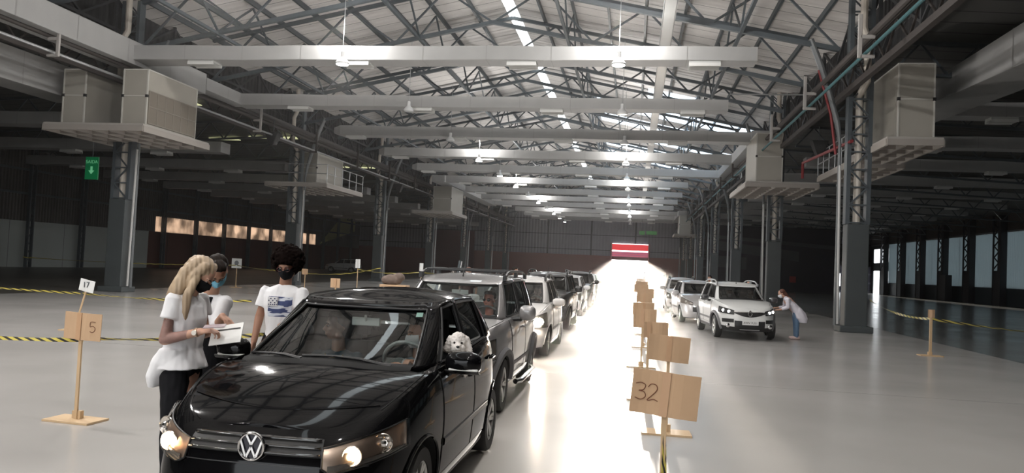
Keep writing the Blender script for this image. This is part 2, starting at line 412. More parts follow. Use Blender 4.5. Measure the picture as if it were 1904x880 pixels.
_L.new(_t.outputs['Object'], _n.inputs['Vector']); _L.new(_n.outputs[0], _r.inputs[0]); _L.new(_r.outputs[0], _mx.inputs[0])
structure('wall_left_lower', MB().box(WL-.15, WL, YN, 67, -.1, 3.5), m_wlow)
structure('wall_left_lower_red', MB().box(WL-.15, WL+.02, 67, YF, -.1, 3.5), m_wred)
structure('wall_left_upper', MB().box(WL-.12, WL-.02, YN, 68.0, 3.5, 9.6).box(WL-.12, WL-.02, 68, YF, 5.0, 9.6).box(WL-.12, WL-.02, 106, YF, 3.5, 5.0), m_wtop)
structure('window_left_band', MB().box(WL-.1, WL-.04, 68, 106, 3.5, 5.0), m_glow)
m_yel = translucent(mat('sunlit_yellow_sheet', (.5, .48, .25), .6), .4, (.8, .8, .3)); corrugate(m_yel, 'Y', .3, .7)
structure('window_left_triangle', MB().add([(WL+.03, 107.5, 3.7), (WL+.03, 121.5, 6.2), (WL+.03, 121.5, 8.8), (WL+.03, 116, 8.6)], [(0, 1, 2, 3)]), m_yel, solid=.02, recalc=False)  # triangle of sunlight on the wall, put into the colour of a yellow sheet
pm = None
for i in range(18):
    y = 24 + 5.6*i
    if y > YF: break
    mb = MB(); x = WL+.35
    for dy in (-.22, .22): mb.box(x-.12, x+.12, y+dy-.05, y+dy+.05, 0 if i > 7 else 0, 9.4)
    for j in range(15): mb.bar((x, y-.2 if j % 2 else y+.2, .3+j*.6), (x, y+.2 if j % 2 else y-.2, .9+j*.6), .05)
    if pm is None: pm = mb.build('wall_post', M_STEEL); pm.location = (0, 0, 0); y_first = y; o = pm
    else: o = pm.copy(); COL.objects.link(o); o.location.y = y-y_first
    tag(o, 'dark lattice wall post on the left side wall, %s from the camera end' % ORD[i], 'wall post', 'posts on the left side wall', 'thing')
gr = MB()
for z in (5.6, 7.4): gr.box(WL+.02, WL+.12, YN, YF, z-.08, z+.08)
structure('trim_left_wall', gr, M_STEEL)
structure('wall_near', MB().box(WL, -15, YN-.2, YN, -.1, 15.2).box(0, WR, YN-.2, YN, -.1, 15.2).box(-15, 0, YN-.2, YN, 7.5, 15.2), m_wtop)
# far wall with the truck door
DX0, DX1, DZ = -3.5, 2.15, 3.45
m_far = noisy(mat('far_wall_sheet', (.24, .24, .27), .6), .5, .15); corrugate(m_far, 'X', .5, .8); stripes(m_far, 'X', 7.0, .25, (.04, .04, .045)); stripes(m_far, 'Z', 2.4, .12, (.05, .05, .055))
m_farred = noisy(mat('far_wall_red', (.22, .075, .06), .7), .3, .2)
fu = MB(); fu.box(WL-.4, DX0-.3, YF, YF+.2, 4.0, 15); fu.box(DX0-.3, DX1+.3, YF, YF+.2, 6.1, 15); fu.box(DX1+.3, WR+.4, YF, YF+.2, 4.0, 15)
structure('wall_far_upper', fu, m_far)
fl = MB(); fl.box(WL-.4, DX0-.05, YF, YF+.2, -.1, 4.0); fl.box(DX1+.05, 10, YF, YF+.2, -.1, 4.0); fl.box(DX0-.3, DX0-.05, YF, YF+.2, 4, 6.1); fl.box(DX1+.05, DX1+.3, YF, YF+.2, 4, 6.1)
fl.box(DX0-.05, DX1+.05, YF, YF+.2, DZ, 6.1)
structure('wall_far_lower', fl, m_farred)
m_navy = noisy(mat('dark_partition', (.022, .02, .032), .7), .4, .3); stripes(m_navy, 'Z', 1.35, .28, (.075, .08, .095))
fr = MB()
holes = [(30.2, 31.25, .9, 2.8), (31.65, 33.2, 0, 2.95), (32.1, 33.2, 4.1, 5.9), (31.3, 31.8, 7.2, 8.3)]
# cut the right part of the far wall around its openings
xsb = sorted({10, WR+.4, *[h[0] for h in holes], *[h[1] for h in holes]})
for a, c in zip(xsb, xsb[1:]):
    zs = sorted([(h[2], h[3]) for h in holes if h[0] <= a and h[1] >= c]); z = -.1
    for z0, z1 in zs:
        if z0 > z: fr.box(a, c, YF, YF+.2, z, z0)
        z = z1
    fr.box(a, c, YF, YF+.2, z, 9.6)
structure('wall_far_right', fr, m_navy)
# dark curtain-like partition standing right of the column row
m_curtain = noisy(mat('dark_partition_stage', (.03, .028, .04), .8), .3, .4)
sgm = MB(); sgm.box(9.4, 26, 104, 104.2, 0, 8.3)
structure('wall_partition', sgm, m_curtain)
for n_, (x0, x1, za, zb, h_) in enumerate(((9.5, 21, 5.2, 3.9, 1.3), (9.5, 25.8, 6.6, 5.6, .5), (9.5, 14.5, 2.9, 2.6, 1.6))):
    tag(MB().add([(x0, 103.95, za), (x1, 103.95, zb), (x1, 103.95, zb+h_), (x0, 103.95, za+h_*.9)], [(0, 1, 2, 3)]).build('hanging_banner', mat('grey_banner', (.075, .08, .092), .8), solid=.03, recalc=False),
        ['wide grey drape slanting across the middle of the dark partition', 'thin upper grey drape on the dark partition', 'short lower grey drape at the left end of the dark partition'][n_], 'drape', kind='thing')
# door surround: red and white banner panels over the opening
rr = empty('door_banner', ((DX0+DX1)/2, YF-.1, 0))
hw = (DX1-DX0)/2+.1
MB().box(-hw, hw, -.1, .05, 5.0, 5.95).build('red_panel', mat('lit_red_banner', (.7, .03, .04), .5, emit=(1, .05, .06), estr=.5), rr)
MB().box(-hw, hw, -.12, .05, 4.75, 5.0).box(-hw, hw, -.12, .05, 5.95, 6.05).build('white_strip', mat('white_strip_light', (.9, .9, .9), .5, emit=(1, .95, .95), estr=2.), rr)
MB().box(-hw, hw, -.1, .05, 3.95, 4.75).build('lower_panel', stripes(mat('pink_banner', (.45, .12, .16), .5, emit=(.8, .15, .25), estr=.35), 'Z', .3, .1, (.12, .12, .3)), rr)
tag(MB().box(-hw+.4, hw-.2, -.02, .08, 3.46, 3.94).build('roller_box', mat('rollerbox', (.3, .16, .15), .6), rr), None)
for sx in (-1, 1): MB().box(sx*hw-.09, sx*hw+.09, -.14, .06, 0 if sx < 0 else 0, 6.1).build('side_post', mat('red_door_post', (.5, .25, .24), .5), rr)
tag(rr, 'red and white banner surround over the bright far doorway', 'door banner', kind='thing')
# right wall: pale tall panels between dark posts
m_rp0 = mat('dark_wall_end', (.04, .045, .05), .7)
m_wr = noisy(mat('blue_white_panel', (.30, .36, .39), .5), .6, .12); corrugate(m_wr, 'Y', .35, .3)
m_wrt = translucent(mat('backlit_blue_panel', (.38, .44, .46), .6), .2, (.62, .69, .71)); corrugate(m_wrt, 'Y', .35, .3)
m_dado = mat('dark_dado', (.03, .045, .055), .6)
structure('wall_right_dado', MB().box(WR, WR+.15, YN, 116, -.1, 1.7), m_dado)
structure('wall_right_end', MB().box(WR+.02, WR+.12, 116, YF, 3.4, 4.6).box(WR+.02, WR+.12, 119, 120, 0, 7.2).box(WR+.02, WR+.12, 116, YF, 6.6, 7.2).box(WR+.02, WR+.12, 123, YF, 0, 7.2), m_rp0)
rp = MB(); rq = MB()
y = 20.0; n = 0
while y < YF-.1:
    y1 = min(y+8, YF)
    if y < 112: rp.box(WR+.02, WR+.12, y, y1, 1.7, 7.2)
    y = y1
structure('wall_right', rp, m_wrt)
structure('wall_right_upper', MB().box(WR+.02, WR+.15, YN, YF, 7.2, 9.3).box(WR+.02, WR+.15, YN, 20, 1.7, 7.2), mat('brown_wall_top', (.10, .085, .08), .7))
structure('trim_right_wall', MB().box(WR-.06, WR+.03, YN, YF, 7.14, 7.3), M_GALV)
m_rp = mat('dark_wall_pier', (.035, .035, .04), .7)
for i in range(13):
    y = 40 + 7.0*i
    if y > YF-2: break
    r = empty('wall_pier', (WR-.5, y, 0))
    MB().box(-.1, .5, -1.05, -.45, 0, 8.8).build('pier_casing', m_rp, r)
    MB().box(-.12, .02, .5, .62, 0, 8.8).build('pier_leg', mat('pier_edge', (.25, .27, .28), .5) if i < 6 else m_rp, r)
    lc = MB()
    for j in range(9): lc.bar((0, -.45 if j % 2 else .5, 3.6+j*.55), (0, .5 if j % 2 else -.45, 4.15+j*.55), .09)
    lc.build('lacing', m_rp, r)
    MB().box(-.08, .3, -.5, .55, 0, 3.4).build('pier_foot', m_rp, r)
    tag(r, 'dark lattice wall pier against the right side wall, %s from the camera end' % ORD[i], 'wall pier', 'piers on the right side wall', 'thing')
tag(MB().box(WR-1.6, WR-.7, 64.2, 67.2, 0, 3.1).build('dark_cabinet', m_rp, bevel=.05), 'tall dark cabinet standing by the right side wall', 'cabinet')
tag(MB().box(WR-1.4, WR-.7, 92, 93.6, 0, 2.9).build('dark_cabinet', m_rp, bevel=.05), 'narrow dark cabinet farther along the right side wall', 'cabinet')

# ---- ducts
def duct(name, x0, x1, y, z, w_, h_, joints, taper=1., label='', group=None, free=None):
    cx = (x0+x1)/2; r = empty(name, (cx, y, z)); xa, xb = x0-cx, x1-cx
    mb = MB()
    def ring(x, s, dz=0): return [(x, -w_/2*s, -h_/2*s+dz), (x, w_/2*s, -h_/2*s+dz), (x, w_/2*s, h_/2*s+dz), (x, -w_/2*s, h_/2*s+dz)]
    rows = []
    for i in range(joints+1):
        t = i/joints; x = xa+(xb-xa)*t; s = 1-(1-taper)*t
        rows.append(ring(x, s, .015*sin(i*2.4)))
    if free == 'L': rows = [ring(xa-.0, .6)] + [ring(xa+.45, 1)] + rows[1:]
    mb.grid(rows, closed=True); mb.add(rows[0], [(3, 2, 1, 0)]); mb.add(rows[-1], [(0, 1, 2, 3)])
    mb.build('duct_body', M_DUCT, r, bevel=.015)
    fl = MB()
    for i in range(1, joints):
        t = i/joints; x = xa+(xb-xa)*t; s = (1-(1-taper)*t)*1.012
        a = ring(x-.012, s, .015*sin(i*2.4)); c = ring(x+.012, s, .015*sin(i*2.4)); fl.grid([a, c], closed=True)
    fl.build('joint_flanges', M_DUCTEDGE, r)
    return r
m_diff = noisy(mat('diffuser_white', (.55, .56, .54), .5), 3, .05)
def diffuser():
    r = empty('air_diffuser')
    MB().box(-.52, .52, -.3, .3, -.12, 0).build('diffuser_box', m_diff, r, bevel=.01)
    s = MB()
    for i in range(5): s.add([(-.5, -.26+.1*i, -.2), (.5, -.26+.1*i, -.2), (.5, -.2+.1*i, -.13), (-.5, -.2+.1*i, -.13)], [(0, 1, 2, 3)])
    s.box(-.52, .52, -.31, -.29, -.21, -.1); s.box(-.52, .52, .29, .31, -.21, -.1)
    s.build('louvres', M_WHITE, r, recalc=False, solid=.008)
    return r
dproto = None
DUCTS = []
for j in range(12):
    y = 26.7 + 8.04*j
    zz = 9.2 + (.0 if j < 3 else .03*(j % 3))
    if j in (0, 1): x0, x1, free = -19.2, 3.8, None
    elif j in (2, 3, 4): x0, x1, free = -17.6, 6.0, 'L'
    elif j in (5, 6, 7, 8): x0, x1, free = -16.9, 4.3, None
    else: x0, x1, free = -15.5, 5.6, None
    r = duct('cross_duct', x0, x1, y, zz, 1.0, .55, 10, .86 if j < 2 or j > 4 else 1., free=free)
    tag(r, 'pale grey air duct crossing the central bay, %s from the camera end' % ORD[j], 'air duct', 'cross ducts over the central bay', 'thing')
    DUCTS.append((y, zz, x0, x1))
    for q, x in enumerate((-16.3, -10.25, -4.15, 2.1)):
        if x < x0+.6 and j > 1: x = x0+1.6
        d = dproto = diffuser() if dproto is None else copy_tree(dproto)
        d.location = (x + (.4 if j % 2 else 0)*.5, y-.1, zz-.21)
        tag(d, 'white louvred air outlet, %s from the left under the %s cross duct' % (ORD[q], ORD[j]), 'air outlet', 'air outlets under the cross ducts', 'thing')
# cross ducts in the aisles
for side, xa, xb, z in (('left', WL+3, XL-2.6, 7.75), ('right', XR+2.8, WR-3, 9.1)):
    for j in range(11):
        y = 32.6 + 8.04*j + (0 if side == 'left' else 2.0)
        r = duct('aisle_duct', xa, xb, y, z - .0*j, 1.0, .6, 10, 1)
        tag(r, 'pale air duct crossing the %s aisle, %s from the camera end' % (side, ORD[j]), 'air duct', 'cross ducts over the %s aisle' % side, 'thing')
        for q in range(3):
            d = copy_tree(dproto); d.location = (xa + (xb-xa)*(.2+.3*q), y-.1, z-.29)
            tag(d, 'white louvred air outlet, %s from the left under the %s duct of the %s aisle' % (ORD[q], ORD[j], side), 'air outlet', 'air outlets in the %s aisle' % side, 'thing')
def trunk(x0, x1, y0, y1, z0, z1, label, joints=6, x0b=None, x1b=None, z0b=None, z1b=None):
    x0b = x0 if x0b is None else x0b; x1b = x1 if x1b is None else x1b; z0b = z0 if z0b is None else z0b; z1b = z1 if z1b is None else z1b
    r = empty('main_duct', ((x0+x1)/2, y0, 0)); ox = (x0+x1)/2; rows = []
    for i in range(joints+1):
        t = i/joints; a = x0+(x0b-x0)*t-ox; c = x1+(x1b-x1)*t-ox; e = z0+(z0b-z0)*t; g = z1+(z1b-z1)*t; y = (y1-y0)*t
        rows.append([(a, y, e), (c, y, e), (c, y, g), (a, y, g)])
    mb = MB().grid(rows, closed=True); mb.add(rows[0], [(0, 1, 2, 3)]); mb.add(rows[-1], [(3, 2, 1, 0)])
    mb.build('duct_body', M_DUCT, r, bevel=.02)
    fl = MB()
    for rw in rows[1:-1]:
        c = [sum(p[k] for p in rw)/4 for k in range(3)]
        big = [tuple(c[k]+(p[k]-c[k])*1.015 for k in range(3)) for p in rw]
        fl.grid([[(p[0], p[1]-.015, p[2]) for p in big], [(p[0], p[1]+.015, p[2]) for p in big]], closed=True)
    fl.build('joint_flanges', M_DUCTEDGE, r)
    return tag(r, label, 'air duct', kind='thing')
trunk(-20.1, -19.0, 10, 31.2, 8.75, 9.65, 'large pale main air duct along the left column row, nearest the camera', 8)
trunk(-20.0, -19.0, 31.25, 34.9, 8.95, 9.5, 'short narrowed main duct joining the second cross duct on the left', 2)
trunk(5.9, 7.1, 42.0, 60.5, 8.9, 9.5, 'wide main air duct along the right column row feeding three cross ducts', 5)
trunk(-18.0, -16.8, 66.0, 92, 8.9, 9.5, 'main air duct on the left row far down the hall', 6)
trunk(5.2, 6.4, 97, 112, 8.9, 9.5, 'main air duct on the right row near the far wall', 4)
trunk(-23.2, -21.9, 8, 27.5, 7.5, 8.7, 'large main duct over the left aisle reaching the first air unit', 6)
trunk(10.6, 12.4, 12, 36, 7.6, 9.3, 'large main duct over the right aisle behind the first air unit', 6, z0b=8.7, z1b=9.3)
# ---- air handling units on platforms
def platform(x0, x1, y0, y1, z, label, rail=None):
    r = empty('unit_platform', ((x0+x1)/2, (y0+y1)/2, z)); ox, oy = (x0+x1)/2, (y0+y1)/2; hx, hy = (x1-x0)/2, (y1-y0)/2
    MB().box(-hx, hx, -hy, hy, -.08, 0).build('deck', mat('platform_white', (.42, .40, .37), .6), r, bevel=.01)
    g = MB(); nx = max(3, int((x1-x0)/.62)); ny = max(3, int((y1-y0)/.8))
    for i in range(nx+1): g.box(-hx+2*hx*i/nx-.04, -hx+2*hx*i/nx+.04, -hy, hy, -.3, -.08)
    for i in range(ny+1): g.box(-hx, hx, -hy+2*hy*i/ny-.04, -hy+2*hy*i/ny+.04, -.28, -.08)
    g.build('ribs', mat('platform_ribs', (.36, .33, .30), .6), r)
    if rail:
        h = MB(); n = 5
        for i in range(n+1):
            y = -hy+2*hy*i/n; h.tube([(rail*hx, y, 0), (rail*hx, y, 1.1)], .025, 6)
        for z_ in (.55, 1.1): h.tube([(rail*hx, -hy, z_), (rail*hx, hy, z_)], .025, 6); h.tube([(-rail*hx, -hy, z_), (rail*hx, -hy, z_)], .025, 6)
        h.build('handrail', M_GALV, r)
    return tag(r, label, 'platform', kind='thing')
def ac_unit(x0, x1, y0, y1, z, h_, label, grille=0, duct_z=None):
    r = empty('air_handling_unit', ((x0+x1)/2, (y0+y1)/2, z)); hx, hy = (x1-x0)/2, (y1-y0)/2
    MB().box(-hx, hx, -hy, hy, 0, h_).build('casing', M_ACBOX, r, bevel=.03)
    fr = MB()
    for sx in (-1, 1):
        for zz in (0, h_): fr.bar((sx*hx, -hy, zz), (sx*hx, hy, zz), .05)
        for sy in (-1, 1): fr.bar((sx*hx, sy*hy, 0), (sx*hx, sy*hy, h_), .05)
    for zz in (0, h_*.52, h_): fr.bar((-hx, -hy, zz), (hx, -hy, zz), .045)
    fr.build('corner_frame', mat('unit_edge', (.55, .54, .50), .5), r)
    cn = MB()
    for sx in (-1, 1): cn.box(sx*hx-.05, sx*hx+.05, -hy-.05, -hy+.03, h_*.52-.05, h_*.52+.05)
    cn.build('latches', M_BLACK, r)
    if grille:
        g = MB(); g.box(grille*hx-.02, grille*hx+.03, -hy+.1, hy-.05, .08, h_*.62); g.build('filter_panel', M_ACGRILLE, r)
        e = MB()
        for i in range(7): e.box(grille*hx-.03, grille*hx+.045, -hy+.1+(2*hy-.15)*i/6-.015, -hy+.1+(2*hy-.15)*i/6+.015, .08, h_*.62)
        for zz in (.08, h_*.34, h_*.62): e.box(grille*hx-.03, grille*hx+.045, -hy+.1, hy-.05, zz-.02, zz+.02)
        e.build('filter_frame', mat('filter_frame', (.25, .225, .19), .7), r)
    return tag(r, label, 'air unit', kind='thing')
platform(-21.95, -17.85, 25.4, 29.8, 6.35, 'ribbed platform around the first left column carrying two air units', 0)
ac_unit(-21.42, -20.52, 25.7, 28.0, 6.36, 2.05, 'beige air unit on the left platform beside the aisle', 0)
ac_unit(-18.95, -17.98, 25.7, 28.9, 6.36, 2.05, 'beige air unit with brown filter side on the left platform, nearer the central bay', 1)
platform(-22.6, -18.6, 44.2, 50.4, 6.3, 'platform with handrail at the second left column', 1)
ac_unit(-21.3, -19.8, 45.4, 49.6, 6.3, 2.0, 'dull grey air unit behind the handrail on the second left platform', 0)
platform(-20.4, -16.6, 68.5, 74.8, 6.5, 'narrow platform far along the left column row', 0)
ac_unit(-18.6, -16.9, 69.2, 74, 6.5, 2.3, 'beige air unit on the far left platform', 0)
platform(8.02, 9.75, 26.6, 31.0, 6.55, 'ribbed platform right of the first right column', 0)
ac_unit(8.4, 9.5, 26.8, 30.6, 6.56, 2.45, 'tall beige air unit on the first right platform', 0)
platform(5.4, 8.9, 39.8, 46.2, 6.55, 'platform at the second right column', 0)
ac_unit(5.9, 7.15, 40.0, 43.6, 6.56, 2.45, 'two-part beige air unit on the second right platform', 0)
platform(8.6, 10.8, 33.5, 38.8, 6.75, 'smaller platform with handrail between the first two right columns', -1)
platform(4.8, 7.6, 96.5, 101, 6.6, 'small platform near the far end of the right column row', 0)
ac_unit(5.4, 6.7, 97, 100.5, 6.6, 2.3, 'pale air unit near the far end of the right column row', 0)
# loudspeakers, red sprinkler pipe
for nm, p in (('black wedge loudspeaker hanging by the second left platform', (-19.3, 38.4, 8.0)), ('black wedge loudspeaker hanging over the right walkway', (8.3, 37.4, 7.9)), ('black wedge loudspeaker hanging farther along the left row', (-19.2, 60.5, 7.7)), ('large black loudspeaker above the right aisle duct', (11.4, 22.4, 8.55))):
    mb = MB().add([(-.38, -.3, .3), (.38, -.3, .3), (.38, .3, .3), (-.38, .3, .3), (-.12, -.25, -.4), (.12, -.25, -.4), (.12, .2, -.35), (-.12, .2, -.35)], [(0,1,2,3),(4,7,6,5),(0,4,5,1),(1,5,6,2),(2,6,7,3),(3,7,4,0)])
    r = empty('loudspeaker', p); mb.build('speaker_cabinet', M_BLACK, r, bevel=.03)
    MB().tube([(0, 0, .3), (0, 0, 1.0)], .02, 6).build('hanger', M_STEEL, r); tag(r, nm, 'loudspeaker')
rp = MB().tube([(XR-.75, Y0, 6.2), (XR-.95, Y0, 7.6), (XR-1.4, Y0, 9.2)], .045, 8)
tag(rp.build('sprinkler_pipe', M_RED, smooth=True), 'red sprinkler pipe running up the strut of the first right column', 'pipe')
rp = MB().tube([(XR-.35, Y0-.5, 6.6), (XR-.4, 35.5, 6.9), (XR-.4, 35.5, 6.2)], .06, 8)
tag(rp.build('sprinkler_pipe', M_RED, smooth=True), 'red sprinkler pipe with a drop end behind the first right column', 'pipe')
tag(MB().tube([(4.2, 37.5, 10.4), (9.6, 37.5, 10.4)], .035, 6).build('cross_pipe', M_GALV, smooth=True), 'thin pale pipe bridging from the roof to the right column row', 'pipe')
# ---- high bay lamps
M_LAMPOFF = mat('lamp_reflector', (.75, .76, .76), .3)
def lamp(lit):
    r = empty('high_bay_lamp')
    MB().lathe([(0, .0), (.22, .0), (.24, .05), (.2, .12), (.08, .25), (.075, .45), (0, .46)], n=20).build('reflector', M_LAMPOFF, r, smooth=True)
    MB().lathe([(0, -.03), (.2, -.015), (.215, .0)], n=20).build('lens', M_LAMP if lit else mat('unlit_lens', (.6, .62, .62), .3), r, smooth=True)
    MB().tube([(0, 0, .45), (0, 0, 3.2)], .012, 6).build('suspension', M_GALV, r)
    return r
lp_on = lp_off = None
for row, x, nm in ((0, -10.35, 'left'), (1, -.75, 'right')):
    for j in range(12):
        y = 25.4 + 8.04*j
        lit = not (j in (1, 2)) if row == 0 else (j in (0, 3, 4, 6, 8, 9))
        if lit: lp_on = lamp(True) if lp_on is None else copy_tree(lp_on); o = lp_on
        else: lp_off = lamp(False) if lp_off is None else copy_tree(lp_off); o = lp_off
        o.location = (x, y, 8.55)
        tag(o, '%s round pendant lamp in the %s row, %s from the camera end' % ('glowing' if lit else 'unlit', nm, ORD[j]), 'pendant lamp', 'pendant lamps of the %s row' % nm)
for nm_, x, k_ in (('left', -10.35, 2.0), ('right', -.75, .10)):
    dn = bpy.data.lights.new('lamp_light', 'SPOT'); dn.spot_size = radians(152); dn.spot_blend = .35; dn.energy = LAMP_W*k_*1.1; dn.shadow_soft_size = .14; dn.color = (1, .965, .93)
    up_ = bpy.data.lights.new('lamp_uplight', 'POINT'); up_.energy = LAMP_W*(.85 if nm_=='left' else 1.1); up_.shadow_soft_size = .15; up_.color = (1, .965, .935)  # extra uplight added above the lamp positions to brighten the roof
    for y in (-6.8, 1.3, 9.3, 17.4, 25.4, 49.5, 65.6, 81.7, 97.8):
        for d_, z_ in ((dn, 8.35), (up_, 9.75)):
            if nm_ == 'right' and y < 12 and d_ is dn: continue
            lo = bpy.data.objects.new('lamp_light', d_); COL.objects.link(lo); lo.location = (x, y, z_)
# ---- signs on the walls
sg = empty('exit_sign', (-23.0, 29.5, 5.12), .0)
MB().box(-.3, .3, -.03, .03, -.48, .48).build('sign_board', mat('exit_green', (.0, .24, .08), .5, emit=(0, .5, .15), estr=.05), sg)
tx = text_mesh('SAIDA', .2, 'sign_text', mat('exit_text', (.3, .75, .45), .5, emit=(.2, .8, .4), estr=.2), sg); tx.rotation_euler = (pi/2, 0, 0); tx.location = (0, -.035, .27)
ar = MB().box(-.05, .05, -.04, -.03, -.1, .08); ar.add([(-.14, -.04, -.1), (.14, -.04, -.1), (0, -.04, -.26)], [(0, 1, 2)]); ar.build('arrow', MATS['exit_text'], sg)
MB().tube([(0, 0, .48), (0, 0, 3.5)], .015, 6).build('hanger', M_STEEL, sg)
tag(sg, 'hanging green exit sign with pale lettering and arrow over the left aisle', 'exit sign')
s2 = empty('exit_sign', (1.5, 112, 9.2 - 1.9))
MB().box(-.9, -.1, -.04, .04, -.28, .28).box(.1, 1.6, -.04, .04, -.22, .3).build('sign_board', mat('far_green', (.05, .22, .05), .5, emit=(.1, .4, .1), estr=.1), s2)
MB().tube([(-.5, 0, .28), (-.5, 0, 2.6)], .02, 6).tube([(1.0, 0, .28), (1.0, 0, 2.6)], .02, 6).build('hanger', M_STEEL, s2)
tag(s2, 'small green exit sign hanging above the far doorway', 'exit sign')
tag(MB().box(19.9, 20.7, 103.85, 103.9, 1.2, 2.0).build('wall_notice', mat('notice_red', (.4, .05, .04), .5)), 'small red notice beyond the white hatchback', 'notice')
tag(MB().box(WL+.02, WL+.07, 62.3, 64.1, 1.9+.5, 2.25+.5).build('wall_plate', M_BLACK), 'small dark plate on the pale left wall panel', 'plate')
tag(MB().box(-33, -26, YF-.12, YF-.02, 0, 7.2).build('red_gate', noisy(mat('dark_red_gate', (.10, .012, .015), .6), .4, .1)), 'tall dark red gate in the far wall on the left', 'gate')
# ================================================================== CARS
def interp(tab, x):
    if x <= tab[0][0]: return tab[0][1]
    if x >= tab[-1][0]: return tab[-1][1]
    for i in range(len(tab)-1):
        x0, y0 = tab[i]; x1, y1 = tab[i+1]
        if x0 <= x <= x1:
            # monotone-ish cubic through neighbours
            m0 = (y1-(tab[i-1][1] if i else y0-(y1-y0)))/(x1-(tab[i-1][0] if i else x0-(x1-x0)))
            m1 = ((tab[i+2][1] if i+2 < len(tab) else y1+(y1-y0))-y0)/((tab[i+2][0] if i+2 < len(tab) else x1+(x1-x0))-x0)
            h = x1-x0; t = (x-x0)/h; d = (y1-y0)/h
            if d == 0: m0 = m1 = 0
            else:
                m0 = max(min(m0/d, 3), 0)*d; m1 = max(min(m1/d, 3), 0)*d
            return (2*t**3-3*t*t+1)*y0+(t**3-2*t*t+t)*h*m0+(-2*t**3+3*t*t)*y1+(t**3-t*t)*h*m1
def lerp(a, b, t): return a+(b-a)*t
def ss(t): t = min(1, max(0, t)); return t*t*(3-2*t)
class Skin:
    """half plan outline at height fraction v: rounded quarter curves; a = 0 nose, 1 front corner, 2 mid side, 3 rear corner, 4 tail"""
    def __init__(s, ym, w, nose, tail, zf, nf=3.6, nr=5.0): s.ym, s.w, s.nose, s.tail, s.z, s.nf, s.nr = ym, w, nose, tail, zf, nf, nr
    def p(s, a, v, sg=1, off=0.):
        q = s.raw(a, v)
        if off:
            e = 1e-3
            qa = s.raw(min(a+e, 4), v) - s.raw(max(a-e, 0), v); qv = s.raw(a, min(v+e, 1)) - s.raw(a, max(v-e, 0))
            n = qa.cross(qv); n = n.normalized() if n.length > 1e-12 else Vector((0, -1, 0))
            c = Vector((q.x, q.y-s.ym, 0))
            if n.dot(c) < 0: n = -n
            q = q + n*off
        return Vector((q.x*sg, q.y, q.z))
    def raw(s, a, v):
        ph = a*pi/4; c, sn = cos(ph), sin(ph); n = s.nf if a < 2 else s.nr
        r = (abs(sn)**n+abs(c)**n)**(-1/n)
        A = (s.ym-s.nose(v)) if a < 2 else (s.tail(v)-s.ym)
        x = s.w(v)*sn*r; y = s.ym - A*c*r
        return Vector((x, y, s.z(x, y, v)))
    def a_of_y(s, y, v):
        lo, hi = 0., 4.
        for _ in range(26):
            m = (lo+hi)/2
            if s.raw(m, v).y < y: lo = m
            else: hi = m
        return (lo+hi)/2
    def av_of_yz(s, y, z):
        v = .5
        for _ in range(7):
            a = s.a_of_y(y, v)
            z0, z1 = s.raw(a, 0).z, s.raw(a, 1).z
            v = min(1, max(0, (z-z0)/(z1-z0)))
        return a, v
    def v_of_z(s, a, z):
        z0, z1 = s.raw(a, 0).z, s.raw(a, 1).z; v = (z-z0)/(z1-z0)
        for _ in range(4):
            q = s.raw(a, min(1, max(0, v))).z; v = min(1, max(0, v+(z-q)/(z1-z0)))
        return v
    def side(s, y, z, sg=1, off=0.):
        a, v = s.av_of_yz(y, z); return s.p(a, v, sg, off)
    def at_az(s, a, z, sg=1, off=0.): return s.p(a, s.v_of_z(a, z), sg, off)
def patch_az(mb, sk, a0, a1, zlo, zhi, sg, off, nu=10, nv=5, mi=None):
    rows = []
    for i in range(nu+1):
        a = lerp(a0, a1, i/nu)
        rows.append([sk.at_az(abs(a), lerp(zlo(a), zhi(a), j/nv), sg if a >= 0 else -sg, off) for j in range(nv+1)])
    mb.grid(rows, mi)
def patch_yz(mb, sk, y0, y1, z0, z1, sg, off, nu=8, nv=6, mi=None):
    rows = []
    for j in range(nv+1):
        z = lerp(z0, z1, j/nv); rows.append([sk.side(lerp(y0(z), y1(z), i/nu), z, sg, off) for i in range(nu+1)])
    mb.grid(rows, mi)
def strip(mb, pts, nrm_off, w_, mi=None):
    mb.tube(pts, w_, 6, mi=mi)

G_WIND = thin_glass('windshield_glass', (.88, .93, .92), .88)
G_SIDE = thin_glass('side_glass', (.30, .33, .33))
G_DARK = thin_glass('tinted_glass', (.10, .11, .115))
G_LENS = thin_glass('lamp_lens', (.9, .9, .9), .9)
M_TYRE = noisy(mat('tyre_rubber', (.018, .018, .018), .8), 20, .2)
M_RIM = mat('alloy_rim', (.55, .55, .54), .3, metal=.9)
M_CHROME = mat('chrome', (.75, .75, .75), .12, metal=1)
M_TRIM = mat('black_trim', (.015, .015, .016), .45)
M_LINER = mat('arch_liner', (.008, .008, .008), .9)
M_INT = mat('cabin_cloth', (.07, .072, .078), .85)
M_DASH = mat('dashboard_grey', (.13, .145, .145), .6)
M_GAP = mat('panel_gap', (.004, .004, .004), .9)
M_HL = mat('headlamp_bowl', (.85, .80, .74), .15, metal=.9)
M_HLDARK = mat('headlamp_housing', (.28, .25, .22), .3, metal=.4)
M_GLOWW = mat('headlamp_lit', (1, .8, .55), .4, emit=(1, .72, .42), estr=9)
M_GLOWX = mat('headlamp_glare', (1, 1, 1), .4, emit=(1, .86, .70), estr=180)
M_ORANGE = mat('indicator_orange', (.7, .25, .05), .3)
M_PLATE = mat('plate_white', (.75, .75, .75), .5)
def paint(name, c, metal=0., rough=.28): return mat(name, c, rough, metal=metal, coat=1.0)

